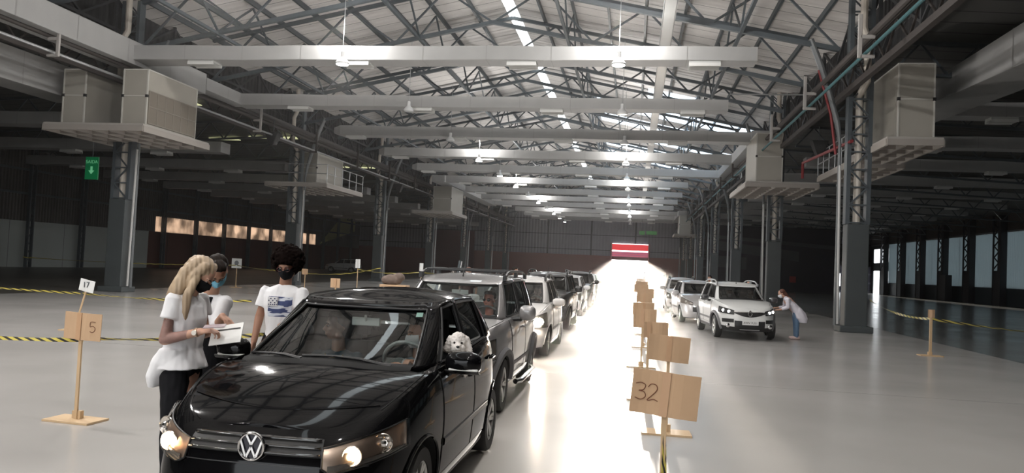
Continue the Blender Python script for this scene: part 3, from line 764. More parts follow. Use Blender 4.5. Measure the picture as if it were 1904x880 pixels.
def wheel(parent, x, y, R, wd, sg, spokes=5, rim=M_RIM):
    r = empty('wheel', (x, y, R), parent=parent); r.scale.x = sg
    MB().lathe([(R*.66, -wd/2), (R*.93, -wd/2), (R*.99, -wd*.36), (R, 0), (R*.99, wd*.36), (R*.93, wd/2), (R*.66, wd/2), (R*.62, 0), (R*.66, -wd/2)], axis='X', n=36).build('tyre', M_TYRE, r, smooth=True)
    m = MB(); m.lathe([(R*.68, wd*.42), (R*.64, wd*.47), (R*.60, wd*.40), (R*.60, -wd*.4)], axis='X', n=32)
    m.lathe([(0, wd*.34), (R*.14, wd*.34), (R*.17, wd*.26), (R*.17, .0)], axis='X', n=16)
    for i in range(spokes):
        for d in (-.13, .13):
            t = 2*pi*i/spokes; p = (wd*.30, R*.12*cos(t+d), R*.12*sin(t+d)); q = (wd*.37, R*.63*cos(t+d*1.1), R*.63*sin(t+d*1.1)); m.bar(p, q, R*.10, wd*.16, up=(1, 0, 0))
    m.build('rim', rim, r, bevel=.004)
    MB().lathe([(0, wd*.05), (R*.6, wd*.05)], axis='X', n=24).build('brake_shadow', M_LINER, r)
    return r

def car(P, name='car'):
    L, W = P['L'], P['W']; ym = L*.5; zb = P.get('zb', .2)
    root = empty(name)
    top = P['top']                       # (y, z) of the upper edge of the lower body
    nose, tail = P['nose'], P['tail']
    wt = P.get('wt', [(0, .93), (.12, .965), (.35, .99), (.6, 1.0), (.8, .985), (.93, .955), (1, .92)])
    low = Skin(ym, lambda v: W*interp(wt, v), lambda v: interp(nose, v), lambda v: L-interp(tail, v),
               lambda x, y, v: zb+v*(interp(top, y)-zb), P.get('nf', 3.6), P.get('nr', 5))
    cy, ry = P['cowl'], P['deck']        # cabin opening from cowl to deck (y)
    a_c, a_r = low.a_of_y(cy, 1), low.a_of_y(ry, 1)
    av = sorted(set([i/12 for i in range(49)] + [a_c-.002, a_c+.02, a_r-.02, a_r+.002]))
    vv = [0, .04, .12, .2, .3, .4, .5, .6, .7, .8, .86, .92, .96, 1]
    # ---- body shell (cut open over the wheels)
    mb = MB()
    for sg in (1, -1):
        mb.grid([[low.p(a, v, sg) for v in vv] for a in av])
    crown = P['crown']                   # (y, extra height at the centre line)
    es = [-1, -.93, -.9, -.6, -.3, 0, .3, .6, .9, .93, 1]; rows = []
    for a in av:
        q = low.p(a, 1); tub = a_c < a < a_r; row = []
        for e in es:
            z = q.z + interp(crown, q.y)*(1-abs(e)**P.get('cn', 2.4))
            if tub and abs(e) < .92: z = P.get('tub', .55)
            row.append((q.x*e, q.y, z))
        rows.append(row)
    mb.grid(rows)
    mb.grid([[(low.p(a, 0).x*e, low.p(a, 0).y, zb) for e in (-1, -.5, 0, .5, 1)] for a in av])
    body = mb.build('body_shell', [P['paint'], M_LINER, M_TRIM], root, merge=2e-4)
    cm = MB(); yf, yr, R = P['wf'], P['wr'], P['R']; Ra = P.get('Ra', R+.055)
    for y in (yf, yr):
        for sg in (1, -1):
            x0 = W*.55; x1 = W*1.15
            vs = []; n = 40
            for x in (x0, x1):
                for k in range(n): vs.append((sg*x, y+Ra*cos(2*pi*k/n), R*1.0+.01+Ra*sin(2*pi*k/n)))
            cm.add(vs, [(k, (k+1) % n, n+(k+1) % n, n+k) for k in range(n)] + [tuple(range(n-1, -1, -1)), tuple(range(n, 2*n))], 1)
    cut = cm.build('cut', [P['paint'], M_LINER]); cut.parent = root
    md = body.modifiers.new('b', 'BOOLEAN'); md.operation = 'DIFFERENCE'; md.object = cut; md.solver = 'EXACT'
    dg = bpy.context.evaluated_depsgraph_get(); dg.update()
    me = bpy.data.meshes.new_from_object(body.evaluated_get(dg)); body.modifiers.clear()
    if len(me.polygons) > 200: body.data = me
    bpy.data.objects.remove(cut)
    for p in body.data.polygons:
        p.use_smooth = True
        c = p.center
        if p.material_index == 0 and c.z < P.get('trimz', zb+.02): p.material_index = 2
    if P.get('matfn'):
        for p in body.data.polygons:
            if p.material_index == 0 and P['matfn'](p.center): p.material_index = 2
    body.data.set_sharp_from_angle(angle=radians(38))
    # ---- cabin
    zr = P['roof']                       # (y, z) roof edge height
    G = P['cab']                         # front y at belt, front y at roof, rear y at belt, rear y at roof
    wb, wr_ = P['wb'], P['wroof']
    cb = P.get('cbulge', .03)
    def zup(x, y, v):
        base = interp(top, min(max(y, cy), ry)) - .01 + (interp(crown, cy)*(1-min(1, abs(x)/wb)**2.4) if y < ym else 0)*(1-v)
        return lerp(base, interp(zr, y), v)
    up = Skin((G[0]+G[2])/2, lambda v: lerp(wb, wr_, v**1.25), lambda v: lerp(G[0], G[1], v)-cb*4*v*(1-v)*.3, lambda v: lerp(G[2], G[3], v**1.4),
              zup, P.get('unf', 5.5), P.get('unr', 6.5))
    fr = MB(); v0, v1 = P.get('gv', (.07, .90))
    aw = P.get('aw', .90); ap = P.get('ap', 1.10)           # windshield edge / A pillar rear edge (a)
    cuts = P['side_cuts']                                    # y at belt, y at top: pairs of window edges
    edges = [lambda v: 0., lambda v: aw + .0*v, ]
    for (yb, yt) in cuts:
        edges.append(lambda v, yb=yb, yt=yt: up.a_of_y(lerp(yb, yt, v), v))
    edges += [lambda v: P.get('rw', 3.12), lambda v: 4.]
    glass = {}
    for sg in (1, -1):
        for i in range(len(edges)-1):
            f0, f1 = edges[i], edges[i+1]; isg = i % 2 == 0; last = i == len(edges)-2
            nu = 10 if isg else 4
            def cell(m, va, vb, off, nv, sg=sg):
                m.grid([[up.p(lerp(f0(v), f1(v), k/nu), v, sg, off) for k in range(nu+1)] for v in [lerp(va, vb, j/nv) for j in range(nv+1)]])
            cell(fr, 0, v0, 0, 1); cell(fr, v1, 1, 0, 1)
            if isg:
                key = ('front' if i == 0 else 'rear' if last else (sg, i))
                if (sg, i) in P.get('open', []): 
                    rim = MB()
                    continue
                glass.setdefault(key, MB()); cell(glass[key], v0-.01, v1+.01, -.012, 8)
            else: cell(fr, v0, v1, 0, 8)
    rrows = []
    for k in range(49):
        a = k/12; q = up.p(a, 1)
        rrows.append([(q.x*e, q.y, q.z + P.get('rcrown', .05)*(1-abs(e)**2)*ss((1-abs(q.y-(G[1]+G[3])/2)/(.5*(G[3]-G[1])+.001))*2.2)) for e in (-1, -.8, -.5, -.2, 0, .2, .5, .8, 1)])
    rp__ = MB().grid(rrows); rp__.build('roof_panel', P['paint'], root, smooth=True, merge=3e-4, autos=40)
    fo = fr.build('cabin_frame', P['paint'], root, smooth=True, merge=3e-4, autos=40)
    md = fo.modifiers.new('s', 'SOLIDIFY'); md.thickness = .03; md.offset = -1
    for key, m in glass.items():
        nm = 'windshield' if key == 'front' else 'rear_window' if key == 'rear' else 'side_window'
        m.build(nm, P['gfront'] if key == 'front' else P['gside'], root, smooth=True, merge=3e-4)
    # rubber seals round the windshield and side windows
    sl = MB()
    for (f0, f1) in [(edges[0], edges[1])]:
        pts = [up.p(f1(v), v, 1, .002) for v in [lerp(v0, v1, j/8) for j in range(9)]]
        sl.tube(pts, .008, 5); sl.tube([(-p.x, p.y, p.z) for p in pts], .008, 5)
        for v in (v0, v1):
            sl.tube([up.p(abs(a), v, 1 if a >= 0 else -1, .002) for a in [lerp(-f1(v), f1(v), j/20) for j in range(21)]], .009, 5)
    for i in range(2, len(edges)-2, 2):
        for sg in (1, -1):
            f0, f1 = edges[i], edges[i+1]
            lo = [up.p(lerp(f0(v0), f1(v0), k/10), v0, sg, .003) for k in range(11)]; hi = [up.p(lerp(f0(v1), f1(v1), k/10), v1, sg, .003) for k in range(11)]
            sl.tube(lo, .011, 5); sl.tube(hi, .009, 5)
            for f in (f0, f1): sl.tube([up.p(f(v), v, sg, .002) for v in [lerp(v0, v1, j/6) for j in range(7)]], .009, 5)
    sl.build('window_seals', M_TRIM, root, smooth=True)
    # ---- wheels and arch lips
    for y in (yf, yr):
        for sg in (1, -1):
            wheel(root, sg*(W*.965-.10), y, R, .19, sg, P.get('spokes', 5))
            pts = []
            for k in range(21):
                t = pi*(k/20)*1.08-.04*pi; yy, zz = y+Ra*cos(t), R+.01+Ra*sin(t)
                if zz < zb+.02: continue
                pts.append(low.side(yy, zz, sg, .004))
            MB().tube(pts, P.get('lip', .012), 6).build('wheel_arch_lip', P.get('lipm', P['paint']), root, smooth=True)
    # ---- door panels on each side with gaps and handles
    for (ya, yb, sill) in P['doors']:
        for sg in (1, -1):
            zt = lambda y: interp(top, y)-.02
            z1 = zt((ya+yb)/2)
            rear = yb > yr-R-.12
            f1 = (lambda z, yb=yb: yb if not rear else min(yb, yr-sqrt(max(0, (Ra+.03)**2-(z-R)**2)) if abs(z-R) < Ra+.03 else yb))
            d = MB(); patch_yz(d, low, lambda z: ya, f1, sill, z1, sg, .004, 12, 12)
            do = d.build('door', P['paint'], root, smooth=True, recalc=True)
            g = MB(); zz = [lerp(sill, z1, j/12) for j in range(13)]
            g.tube([low.side(ya, z, sg, .001) for z in zz], .0045, 5); g.tube([low.side(f1(z), z, sg, .001) for z in zz], .0045, 5)
            g.tube([low.side(lerp(ya, f1(sill), j/8), sill, sg, .001) for j in range(9)], .0045, 5)
            g.build('door_gap', M_GAP, do, smooth=True)
            hy = yb-.16; hz = z1-.13
            h = MB(); h.tube([low.side(hy-.09, hz, sg, .012), low.side(hy-.08, hz, sg, .035), low.side(hy+.07, hz, sg, .035), low.side(hy+.09, hz, sg, .012)], .013, 8)
            h.build('handle', P.get('handle', P['paint']), do, smooth=True)
    if P.get('rub', True):
        for sg in (1, -1):
            m = MB(); y0_, y1_ = P['doors'][0][0]+.02, P['doors'][-1][1]-.1
            m.grid([[low.side(lerp(y0_, min(y1_, yr-R-.12), k/14), z, sg, o_) for k in range(15)] for z, o_ in ((.50, .003), (.51, .014), (.55, .014), (.56, .003))])
            m.build('side_moulding', P['paint'] if P.get('rubpaint') else M_TRIM, root, smooth=True)
    # ---- hood edge line, cowl, wipers
    hg = MB(); q0 = [low.p(a, 1) for a in [lerp(P.get('ha', 1.0), a_c-.01, k/24) for k in range(25)]]
    for sg in (1, -1): hg.tube([(sg*q.x*.965, q.y, q.z+interp(crown, q.y)*(1-.965**2.4)+.001) for q in q0], .004, 5)
    hy = P.get('hoodfront')
    if hy:
        a_h = low.a_of_y(hy, 1); q = low.p(a_h, 1)
        hg.tube([(q.x*e*.96, q.y-.0+.05*abs(e)**3, q.z+interp(crown, q.y)*(1-abs(e*.96)**2.4)+.001) for e in [k/10-1 for k in range(21)]], .004, 5)
    hg.build('hood_gap', M_GAP, root, smooth=True)
    cw = MB(); rows = []
    for k in range(21):
        e = -1+k/10; a = abs(e)*.93
        q = up.p(a, v0*.5, 1 if e >= 0 else -1, .01); rows.append([(q.x, q.y-.10, q.z-.028), (q.x, q.y-.05, q.z+.002), (q.x, q.y+.02, q.z+.008)])
    cw.grid(rows); cw.build('cowl_panel', M_GAP, root, smooth=True)
    def wsp(e, v, off=.015):       # point on the windshield, e from -1 (left in the driver-facing view) to 1
        return up.p(abs(e)*aw, v, 1 if e >= 0 else -1, off)
    for (ep, ea, eb, va, vb) in P.get('wipers', ((-.28, -.95, -.36, .075, .03), (.80, -.30, .66, .055, .035))):
        m = MB(); md_ = lerp(ea, eb, .45)
        m.tube([wsp(ep, -.0, .02), wsp(lerp(ep, md_, .5), .02, .04), wsp(md_, lerp(va, vb, .45), .035)], [.014, .011, .008], 6)
        m.tube([wsp(lerp(ea, eb, k/8), lerp(va, vb, k/8)+.02*sin(pi*k/8), .020) for k in range(9)], .009, 6)
        m.build('wiper', M_TRIM, root, smooth=True)
    # ---- door mirrors
    for sg in (1, -1):
        my, mz = P['mirror']; mx = W*P.get('mxf', 1.0)+.13; mr = empty('door_mirror', (sg*mx, my, mz), parent=root)
        ms = P.get('msize', (.125, .085, .085)); m = MB(); rows = []
        for i in range(13):
            th = pi*i/12; rows.append([((abs(cos(u))**.7*(1 if cos(u) > 0 else -1))*ms[0]*sin(th)**.6, -cos(th)*ms[1]*(1.1 if th < pi/2 else .35), (abs(sin(u))**.7*(1 if sin(u) > 0 else -1))*ms[2]*sin(th)**.6) for u in [2*pi*k/20 for k in range(20)]])
        m.grid(rows, closed=True); m.build('mirror_shell', P.get('mirrorm', P['paint']), mr, smooth=True, merge=1e-4, autos=60)
        MB().grid([[(ms[0]*.86*cos(u)*rr, ms[1]*.36, ms[2]*.86*sin(u)*rr) for u in [2*pi*k/20 for k in range(21)]] for rr in (0.01, 1)]).build('mirror_glass', M_CHROME, mr)
        MB().tube([(-sg*ms[0]*.7, .0, -ms[2]*.75), (-sg*(ms[0]*.7+.14), .03, -ms[2]*.95)], [.035, .03], 8).build('mirror_arm', M_TRIM, mr, smooth=True)
        if P.get('mind'):
            MB().box(-ms[0]*.7, ms[0]*.9, -ms[1]*1.03, -ms[1]*.6, -ms[2]*.62, -ms[2]*.42).build('mirror_indicator', M_WHITE, mr, bevel=.01)
            MB().grid([[(sg*e*ms[0]*1.02, -cos(t)*ms[1]*.8, -ms[2]*(.55+.4*sin(t))) for e in (-.9, -.3, .3, .9)] for t in [pi*.05+pi*.5*k/6 for k in range(7)]]).build('mirror_base', M_TRIM, mr, smooth=True, solid=.01)
    # ---- interior: seats, wheel, dashboard, mirror
    it = MB(); dz = interp(top, cy)-.03
    rows = []
    for k in range(17):
        e = -1+k/8; x = e*(wb-.06); yfr = up.p(.9*abs(e), .02).y
        rows.append([(x, yfr+.03, dz+.005), (x, yfr+.2, dz+.02), (x, yfr+.42, dz), (x, yfr+.52, dz-.08), (x, yfr+.5, dz-.35)])
    it.grid(rows); it.build('dashboard', M_DASH, root, smooth=True, solid=.02)
    sw = MB(); sx = P.get('driver', 1)*W*.44; syy = G[0]+.82; n = 24
    ctr = Vector((sx, syy, dz+.0)); tilt = radians(28)
    sw.tube([ctr+Vector((.185*cos(2*pi*k/n), -.185*sin(2*pi*k/n)*sin(tilt), .185*sin(2*pi*k/n)*cos(tilt))) for k in range(n+1)], .016, 8, cap=False)
    for t in (0, pi, -pi/2): sw.bar(ctr, ctr+Vector((.18*cos(t), -.18*sin(t)*sin(tilt), .18*sin(t)*cos(tilt))), .05, .02, up=(0, 1, 0))
    sw.tube([ctr, ctr+Vector((0, -.25, -.12))], .04, 8)
    sw.build('steering_wheel', P.get('swm', M_INT), root, smooth=True)
    for sg in (1, -1):
        s = MB(); x = sg*W*.44; y = G[0]+1.22
        for (cx, cyy, cz, hx, hy_, hz_) in ((x, y-.05, .48, .25, .27, .09),):
            s.box(cx-hx, cx+hx, cyy-hy_, cyy+hy_, cz-hz_, cz+hz_)
        so_ = s.build('seat', M_INT, root, bevel=.05)
        bk = MB(); bk.grid([[(x+.24*c*(1-.12*t), y+.22+.16*t+.06*sn, .55+.50*t) for c, sn in ((1, 0), (.7, -1), (-.7, -1), (-1, 0), (-.7, 1), (.7, 1))] for t in (0, .2, .5, .8, 1)], closed=True)
        bk.add([(x+.24*c*.88, y+.38+.06*sn, 1.05) for c, sn in ((1, 0), (.7, -1), (-.7, -1), (-1, 0), (-.7, 1), (.7, 1))], [(0, 1, 2, 3, 4, 5)])
        bk.build('seat_back', M_INT, so_, smooth=True, merge=1e-4)
        hr = MB(); hr.box(x-.12, x+.12, y+.36, y+.45, 1.10, 1.27); hr.tube([(x-.05, y+.39, 1.02), (x-.05, y+.40, 1.12)], .008, 6); hr.tube([(x+.05, y+.39, 1.02), (x+.05, y+.40, 1.12)], .008, 6)
        hr.build('headrest', M_INT, so_, bevel=.035)
    if P.get('inmirror', True):
        q = wsp(.05, .86, -.05)
        rm = MB(); rm.box(-.115, .115, q.y+.06, q.y+.085, q.z-.085, q.z-.02); rm.tube([(0, q.y+.05, q.z+.0), (0, q.y+.07, q.z-.05)], .012, 6)
        rm.build('rear_view_mirror', mat('inner_mirror_grey', (.42, .45, .44), .4), root, bevel=.012)
    rb = MB(); rb.box(-W*.7, W*.7, G[2]-.9, G[2]-.75, .5, 1.0); rb.build('rear_bench', M_INT, root, bevel=.05)
    if P.get('rails'):
        rl = P['rails']
        for sg in (1, -1):
            y0_, y1_ = rl[0], rl[1]; m = MB(); pts = []
            for k in range(13):
                t = k/12; yy = lerp(y0_, y1_, t); zz = interp(zr, yy)+.075*min(1, min(t, 1-t)*9)
                pts.append((sg*(wr_-.03), yy, zz+.012))
            m.tube(pts, .019, 8)
            for t in (.02, .5, .98): yy = lerp(y0_, y1_, t); m.box(sg*(wr_-.03)-.022, sg*(wr_-.03)+.022, yy-.06, yy+.06, interp(zr, yy)-.01, interp(zr, yy)+.07)
            m.build('roof_rail', P.get('railm', M_TRIM), root, smooth=True)
        if P.get('bars'):
            for yy in P['bars']: MB().box(-wr_+.05, wr_-.05, yy-.03, yy+.03, interp(zr, yy)+.08, interp(zr, yy)+.11).build('cross_bar', M_TRIM, root, bevel=.008)
    if P.get('antenna'):
        ax, ay = P['antenna']; z = interp(zr, ay)+P.get('rcrown', .05)
        MB().tube([(ax, ay, z-.02), (ax, ay+.02, z+.03), (ax, ay+.12, z+.2)], [.014, .006, .003], 6).build('antenna', M_TRIM, root, smooth=True)
    return root, low, up, wsp

def headlamp(root, low, sg, a0, a1, zlo, zhi, glow=None, bowls=((.35, .55, .055), (.72, .6, .05)), housing=None, gs=.02, off=.0, lit=None):
    """a lamp unit lying on the skin: housing, two reflector bowls, bulbs and a clear lens"""
    r = empty('headlight', (0, 0, 0), parent=root)
    h = MB(); patch_az(h, low, a0, a1, zlo, zhi, sg, .006+off, 14, 7); h.build('lamp_housing', housing or M_HLDARK, r, smooth=True)
    rim = MB(); n = 14; lo = [low.at_az(lerp(a0, a1, k/n), zlo(lerp(a0, a1, k/n)), sg, .01+off) for k in range(n+1)]; hi = [low.at_az(lerp(a0, a1, k/n), zhi(lerp(a0, a1, k/n)), sg, .01+off) for k in range(n+1)]
    rim.tube(lo + hi[::-1] + [lo[0]], .006, 5); rim.build('lamp_rim', M_TRIM, r, smooth=True)
    for bi, (t, u, rad) in enumerate(bowls):
        a = lerp(a0, a1, t); z = lerp(zlo(a), zhi(a), u); c = low.at_az(a, z, sg, .012+off); nrm = (low.at_az(a, z, sg, .05+off)-c).normalized()
        nrm = (nrm*.35 + Vector((0, -1, 0))).normalized()
        ux = nrm.cross(Vector((0, 0, 1))).normalized(); uz = ux.cross(nrm)
        m = MB(); rows = []
        for rr, d in ((1.0, .014), (.92, .016), (.8, .006), (.5, -.001), (.2, -.003)):
            rows.append([c+nrm*d+(ux*cos(2*pi*k/20)+uz*sin(2*pi*k/20))*rad*rr for k in range(20)])
        m.grid(rows, closed=True); m.build('reflector_bowl', M_HL, r, smooth=True, recalc=False)
        g = MB(); go_ = .012+max(0, gs-.03)*.8; g.lathe([(0, gs*1.0), (gs*.8, gs*.6), (gs, 0), (gs*.8, -gs*.6), (0, -gs)], o=tuple(c+nrm*go_), n=12)
        g.build('bulb', (glow if (lit is None or bi in lit) and glow else M_CHROME), r, smooth=True)
    ln = MB(); patch_az(ln, low, a0, a1, zlo, zhi, sg, .03+off, 14, 7)
    ln.grid([[low.at_az(lerp(a0, a1, k/n), zlo(lerp(a0, a1, k/n)), sg, o_) for k in range(n+1)] for o_ in (.004+off, .03+off)])
    ln.grid([[low.at_az(lerp(a0, a1, k/n), zhi(lerp(a0, a1, k/n)), sg, o_) for k in range(n+1)] for o_ in (.004+off, .03+off)])
    ln.build('lamp_lens', G_LENS, r, smooth=True)
    return r
def band(root, low, name, m, a1, zlo, zhi, off=.004, nu=28, nv=4, solid=0):
    b_ = MB(); patch_az(b_, low, -a1, a1, zlo, zhi, 1, off, nu, nv); return b_.build(name, m, root, smooth=True, solid=solid)
def plate(root, low, z, body, w_=.40, h_=.13, off=.02):
    p = low.at_az(0, z, 1, off); r = MB().box(-w_/2, w_/2, p.y-.008, p.y+.004, z-h_/2, z+h_/2).build('number_plate', M_PLATE, root, bevel=.005)
    t = text_mesh(body, .078, 'plate_text', mat('plate_ink', (.05, .05, .05), .6), r); t.rotation_euler = (pi/2, 0, 0); t.location = (0, p.y-.010, z-.012)
    return r

# ---------------------------------------------------------------- the black hatchback in front
BLACKP = paint('black_car_paint', (.004, .004, .0045), rough=.09); BLACKP.node_tree.nodes['Principled BSDF'].inputs['Specular IOR Level'].default_value = .03; BLACKP.node_tree.nodes['Principled BSDF'].inputs['Coat Weight'].default_value = .27
PB = dict(nf=4.3, mxf=.93, L=3.82, W=.82, zb=.19, R=.30, wf=.80, wr=3.265, paint=BLACKP, gfront=G_WIND, gside=G_SIDE,
    top=[(0, .755), (.12, .77), (.3, .83), (.6, .935), (.95, 1.01), (1.3, 1.03), (2.2, 1.055), (3.0, 1.09), (3.6, 1.10), (3.82, 1.08)],
    crown=[(0, .0), (.1, .012), (.3, .035), (.7, .05), (1.0, .05), (3.5, .03)],
    nose=[(0, .06), (.18, .01), (.45, .0), (.65, .03), (.8, .05), (.92, .09), (1, .16)], tail=[(0, .1), (.3, 0), (.6, .02), (1, .10)],
    cowl=1.02, deck=3.55, cab=(.98, 1.86, 3.76, 3.42), roof=[(1.7, 1.43), (2.1, 1.475), (2.6, 1.485), (3.1, 1.47), (3.6, 1.42)], wb=.735, wroof=.585,
    side_cuts=[(1.42, 1.98), (2.18, 2.20), (2.27, 2.29), (3.02, 2.98)], doors=[(1.22, 2.22, .30), (2.25, 3.15, .30)], mirror=(1.43, 1.06),
    tub=.56, mind=True, rcrown=.055, rubpaint=False, msize=(.135, .08, .082), antenna=None, aw=.93, gv=(.06, .90), rub=True, spokes=6, crown_=0,
    open=[(1, 2)], swm=mat('steering_grey', (.20, .22, .22), .6))
bc, lowB, upB, wspB = car(PB, 'hatchback_car')
bc.location = (-2.08, 4.05, 0)
tag(bc, 'glossy black hatchback with headlights on and a white dog at its window', 'car')
hc = MB(); hc.tube([(e*.60, .30+.16*e*e, .0+interp(PB['top'], .30+.16*e*e)+interp(PB['crown'], .30+.16*e*e)*(1-abs(e*.60/.68)**2.4)-.001) for e in [k/14-1 for k in range(29)]], .003, 6); hc.build('hood_crease', BLACKP, bc, smooth=True)
# grille with slats and badge
g = band(bc, lowB, 'grille', mat('grille_black', (.006, .006, .006), .5), .60, lambda a: .655, lambda a: .745, .004)
sl = MB()
for z in (.665, .70, .735):
    patch_az(sl, lowB, -.585, .585, lambda a, z=z: z-.006, lambda a, z=z: z+.006, 1, .014, 24, 1)
    for u in (.004, .014): pass
sl.build('grille_slats', mat('gloss_black', (.012, .012, .012), .08, coat=1), g, smooth=True, solid=.008)
def vw_badge(parent, c, R):
    r = empty('badge', c, parent=parent); n = 40
    MB().lathe([(0, 0), (R*.97, 0), (R*.97, .012), (0, .012)], o=(0, -.012, 0), axis='Y', n=36).build('badge_back', mat('badge_dark', (.02, .02, .03), .3), r)
    MB().tube([(R*.93*cos(2*pi*k/n), -.016, R*.93*sin(2*pi*k/n)) for k in range(n+1)], .0085, 8, cap=False).build('badge_ring', M_CHROME, r, smooth=True)
    l = MB(); s = R/1.0
    for pts in (((-.38, .80), (0, .12), (.38, .80)), ((-.80, .42), (-.36, -.78), (0, -.02), (.36, -.78), (.80, .42))):
        for p, q in zip(pts, pts[1:]): l.bar((p[0]*s, -.017, p[1]*s), (q[0]*s, -.017, q[1]*s), .016, .010, up=(0, 1, 0))
    l.build('badge_letters', M_CHROME, r, bevel=.003)
    return r
pb = lowB.at_az(0, .70, 1, .03); vw_badge(bc, (0, pb.y-.0, .70), .080)
for sg in (1, -1):
    headlamp(bc, lowB, sg, .60, 1.14, lambda a: lerp(.57, .665, max(0, (a-.66))/.48) if a > .66 else lerp(.60, .57, (a-.60)/.06), lambda a: lerp(.70, .815, ((a-.60)/.54)**1.1), M_GLOWW,
             bowls=((.36, .48, .058), (.70, .56, .056)), gs=.026, lit=(0,), housing=mat('warm_lamp_housing', (.66, .52, .42), .28, metal=.85))
    sw_ = MB(); patch_az(sw_, lowB, .64, 1.12, lambda a: lerp(.58, .672, max(0, (a-.66))/.48), lambda a: lerp(.615, .684, max(0, (a-.66))/.48), sg, .014, 14, 2); sw_.build('lamp_reflector_strip', M_HL, bc, smooth=True)
    pl_ = bpy.data.lights.new('bulb_light', 'POINT'); pl_.energy = 1.6; pl_.color = (1, .72, .45); pl_.shadow_soft_size = .01; po_ = bpy.data.objects.new('bulb_light', pl_); COL.objects.link(po_); po_.parent = bc; q_ = lowB.at_az(.80, .655, sg, .05); po_.location = q_
band(bc, lowB, 'lower_grille', M_TRIM, .62, lambda a: .34, lambda a: .46, .004)
band(bc, lowB, 'bumper_line', M_TRIM, .9, lambda a: .60, lambda a: .606, .003)
plate(bc, lowB, .40, '', off=.02)
# lights of the lit headlamps
for sg in (1, -1):
    ld = bpy.data.lights.new('headlamp_light', 'SPOT'); ld.energy = 60; ld.spot_size = radians(70); ld.color = (1, .8, .55); ld.shadow_soft_size = .05
    lo = bpy.data.objects.new('headlamp_light', ld); COL.objects.link(lo); lo.parent = bc; lo.location = (sg*.60, -.10, .66); lo.rotation_euler = (-pi/2-.12, 0, 0)
# papers behind the glass and the toll sticker
stk = MB(); q = [wspB(e, v, -.014) for e, v in ((.86, .82), (.95, .82), (.95, .88), (.86, .88))]; stk.add(q, [(0, 1, 2, 3)]); stk.build('windshield_sticker', mat('sticker_green', (.5, .75, .68), .6), bc, solid=.002, recalc=False)

# ---------------------------------------------------------------- silver wagon behind it
SILV = paint('silver_car_paint', (.36, .35, .35), metal=.55, rough=.35)
base_wagon = dict(L=4.25, W=.85, zb=.28, R=.325, wf=.86, wr=3.32, gfront=G_WIND, gside=G_SIDE,
    top=[(0, .86), (.15, .90), (.5, 1.0), (1.0, 1.07), (1.5, 1.09), (3, 1.12), (4.0, 1.13), (4.25, 1.1)],
    crown=[(0, .0), (.1, .01), (.4, .035), (1.0, .045), (3.8, .02)], nose=[(0, .08), (.2, .0), (.5, .0), (.8, .05), (.92, .09), (1, .17)], tail=[(0, .08), (.3, 0), (.6, .02), (1, .06)],
    cowl=1.12, deck=4.0, cab=(1.08, 1.82, 4.2, 3.98), roof=[(1.6, 1.53), (2.1, 1.585), (2.8, 1.60), (3.6, 1.59), (4.2, 1.55)], wb=.755, wroof=.62,
    side_cuts=[(1.40, 1.92), (2.30, 2.32), (2.40, 2.42), (3.15, 3.12), (3.28, 3.25), (3.95, 3.85)], doors=[(1.25, 2.34, .40), (2.37, 3.2, .40)], mirror=(1.50, 1.17), aw=.93,
    msize=(.11, .07, .10), rails=(1.9, 3.9), tub=.6, antenna=(.0, 1.95), lip=.05, lipm=mat('grey_cladding', (.13, .13, .135), .6), Ra=.40, rub=True)
PS = dict(base_wagon, paint=SILV, bars=(2.15, 3.4))
sv, lowS, upS, wspS = car(PS, 'wagon_car'); sv.location = (-2.32, 8.45, 0)
tag(sv, 'silver wagon with black roof rack queued right behind the black hatchback', 'car')
band(sv, lowS, 'grille', M_TRIM, .45, lambda a: .66, lambda a: .80)
for sg in (1, -1): headlamp(sv, lowS, sg, .50, 1.10, lambda a: .66, lambda a: lerp(.80, .90, (a-.5)/.6), None, bowls=((.3, .5, .06), (.7, .5, .05)))
for sg in (1, -1):
    rb_ = MB().tube([(sg*.88, 1.35, .30), (sg*.93, 1.5, .30), (sg*.93, 2.75, .30), (sg*.88, 2.9, .30)], .035, 8); rb_.build('running_board', M_CHROME, sv, smooth=True)
MB().lathe([(0, 0), (.05, 0), (.05, .008), (0, .01)], o=(lowS.side(3.6, .98, 1, 0).x, 3.55, .98), axis='X', n=16).build('fuel_cap_lock', M_TRIM, sv)
# ---------------------------------------------------------------- white minivan-like hatch with glaring lamps
WHITEP = paint('white_car_paint', (.72, .70, .68), rough=.3)
PW = dict(PB, paint=WHITEP, L=3.9, W=.84, open=[], gside=G_DARK, gfront=thin_glass('dim_windshield', (.35, .38, .38)), rails=(1.9, 3.5), mind=False,
    roof=[(1.7, 1.46), (2.1, 1.51), (2.6, 1.525), (3.1, 1.51), (3.6, 1.46)])
wv, lowW, upW, wspW = car(PW, 'hatchback_car'); wv.location = (-2.42, 14.6, 0)
tag(wv, 'white hatchback with glaring headlights, third car of the left queue', 'car')
band(wv, lowW, 'grille', M_TRIM, .5, lambda a: .62, lambda a: .72); band(wv, lowW, 'lower_grille', M_TRIM, .6, lambda a: .3, lambda a: .45)
for sg in (1, -1): headlamp(wv, lowW, sg, .55, 1.15, lambda a: .60, lambda a: lerp(.72, .88, (a-.55)/.6), M_GLOWX, bowls=((.25, .5, .06), (.62, .5, .06)), gs=.075)
for sg in (1, -1): headlamp(wv, lowW, sg, .62, .85, lambda a: .34, lambda a: .43, None, bowls=((.5, .5, .04),))
MB().lathe([(0, 0), (.1, 0), (.1, .01), (0, .01)], o=(.35, lowW.at_az(0, .5).y, .5), axis='Y', n=12).build('tow_eye_cover', WHITEP, wv)
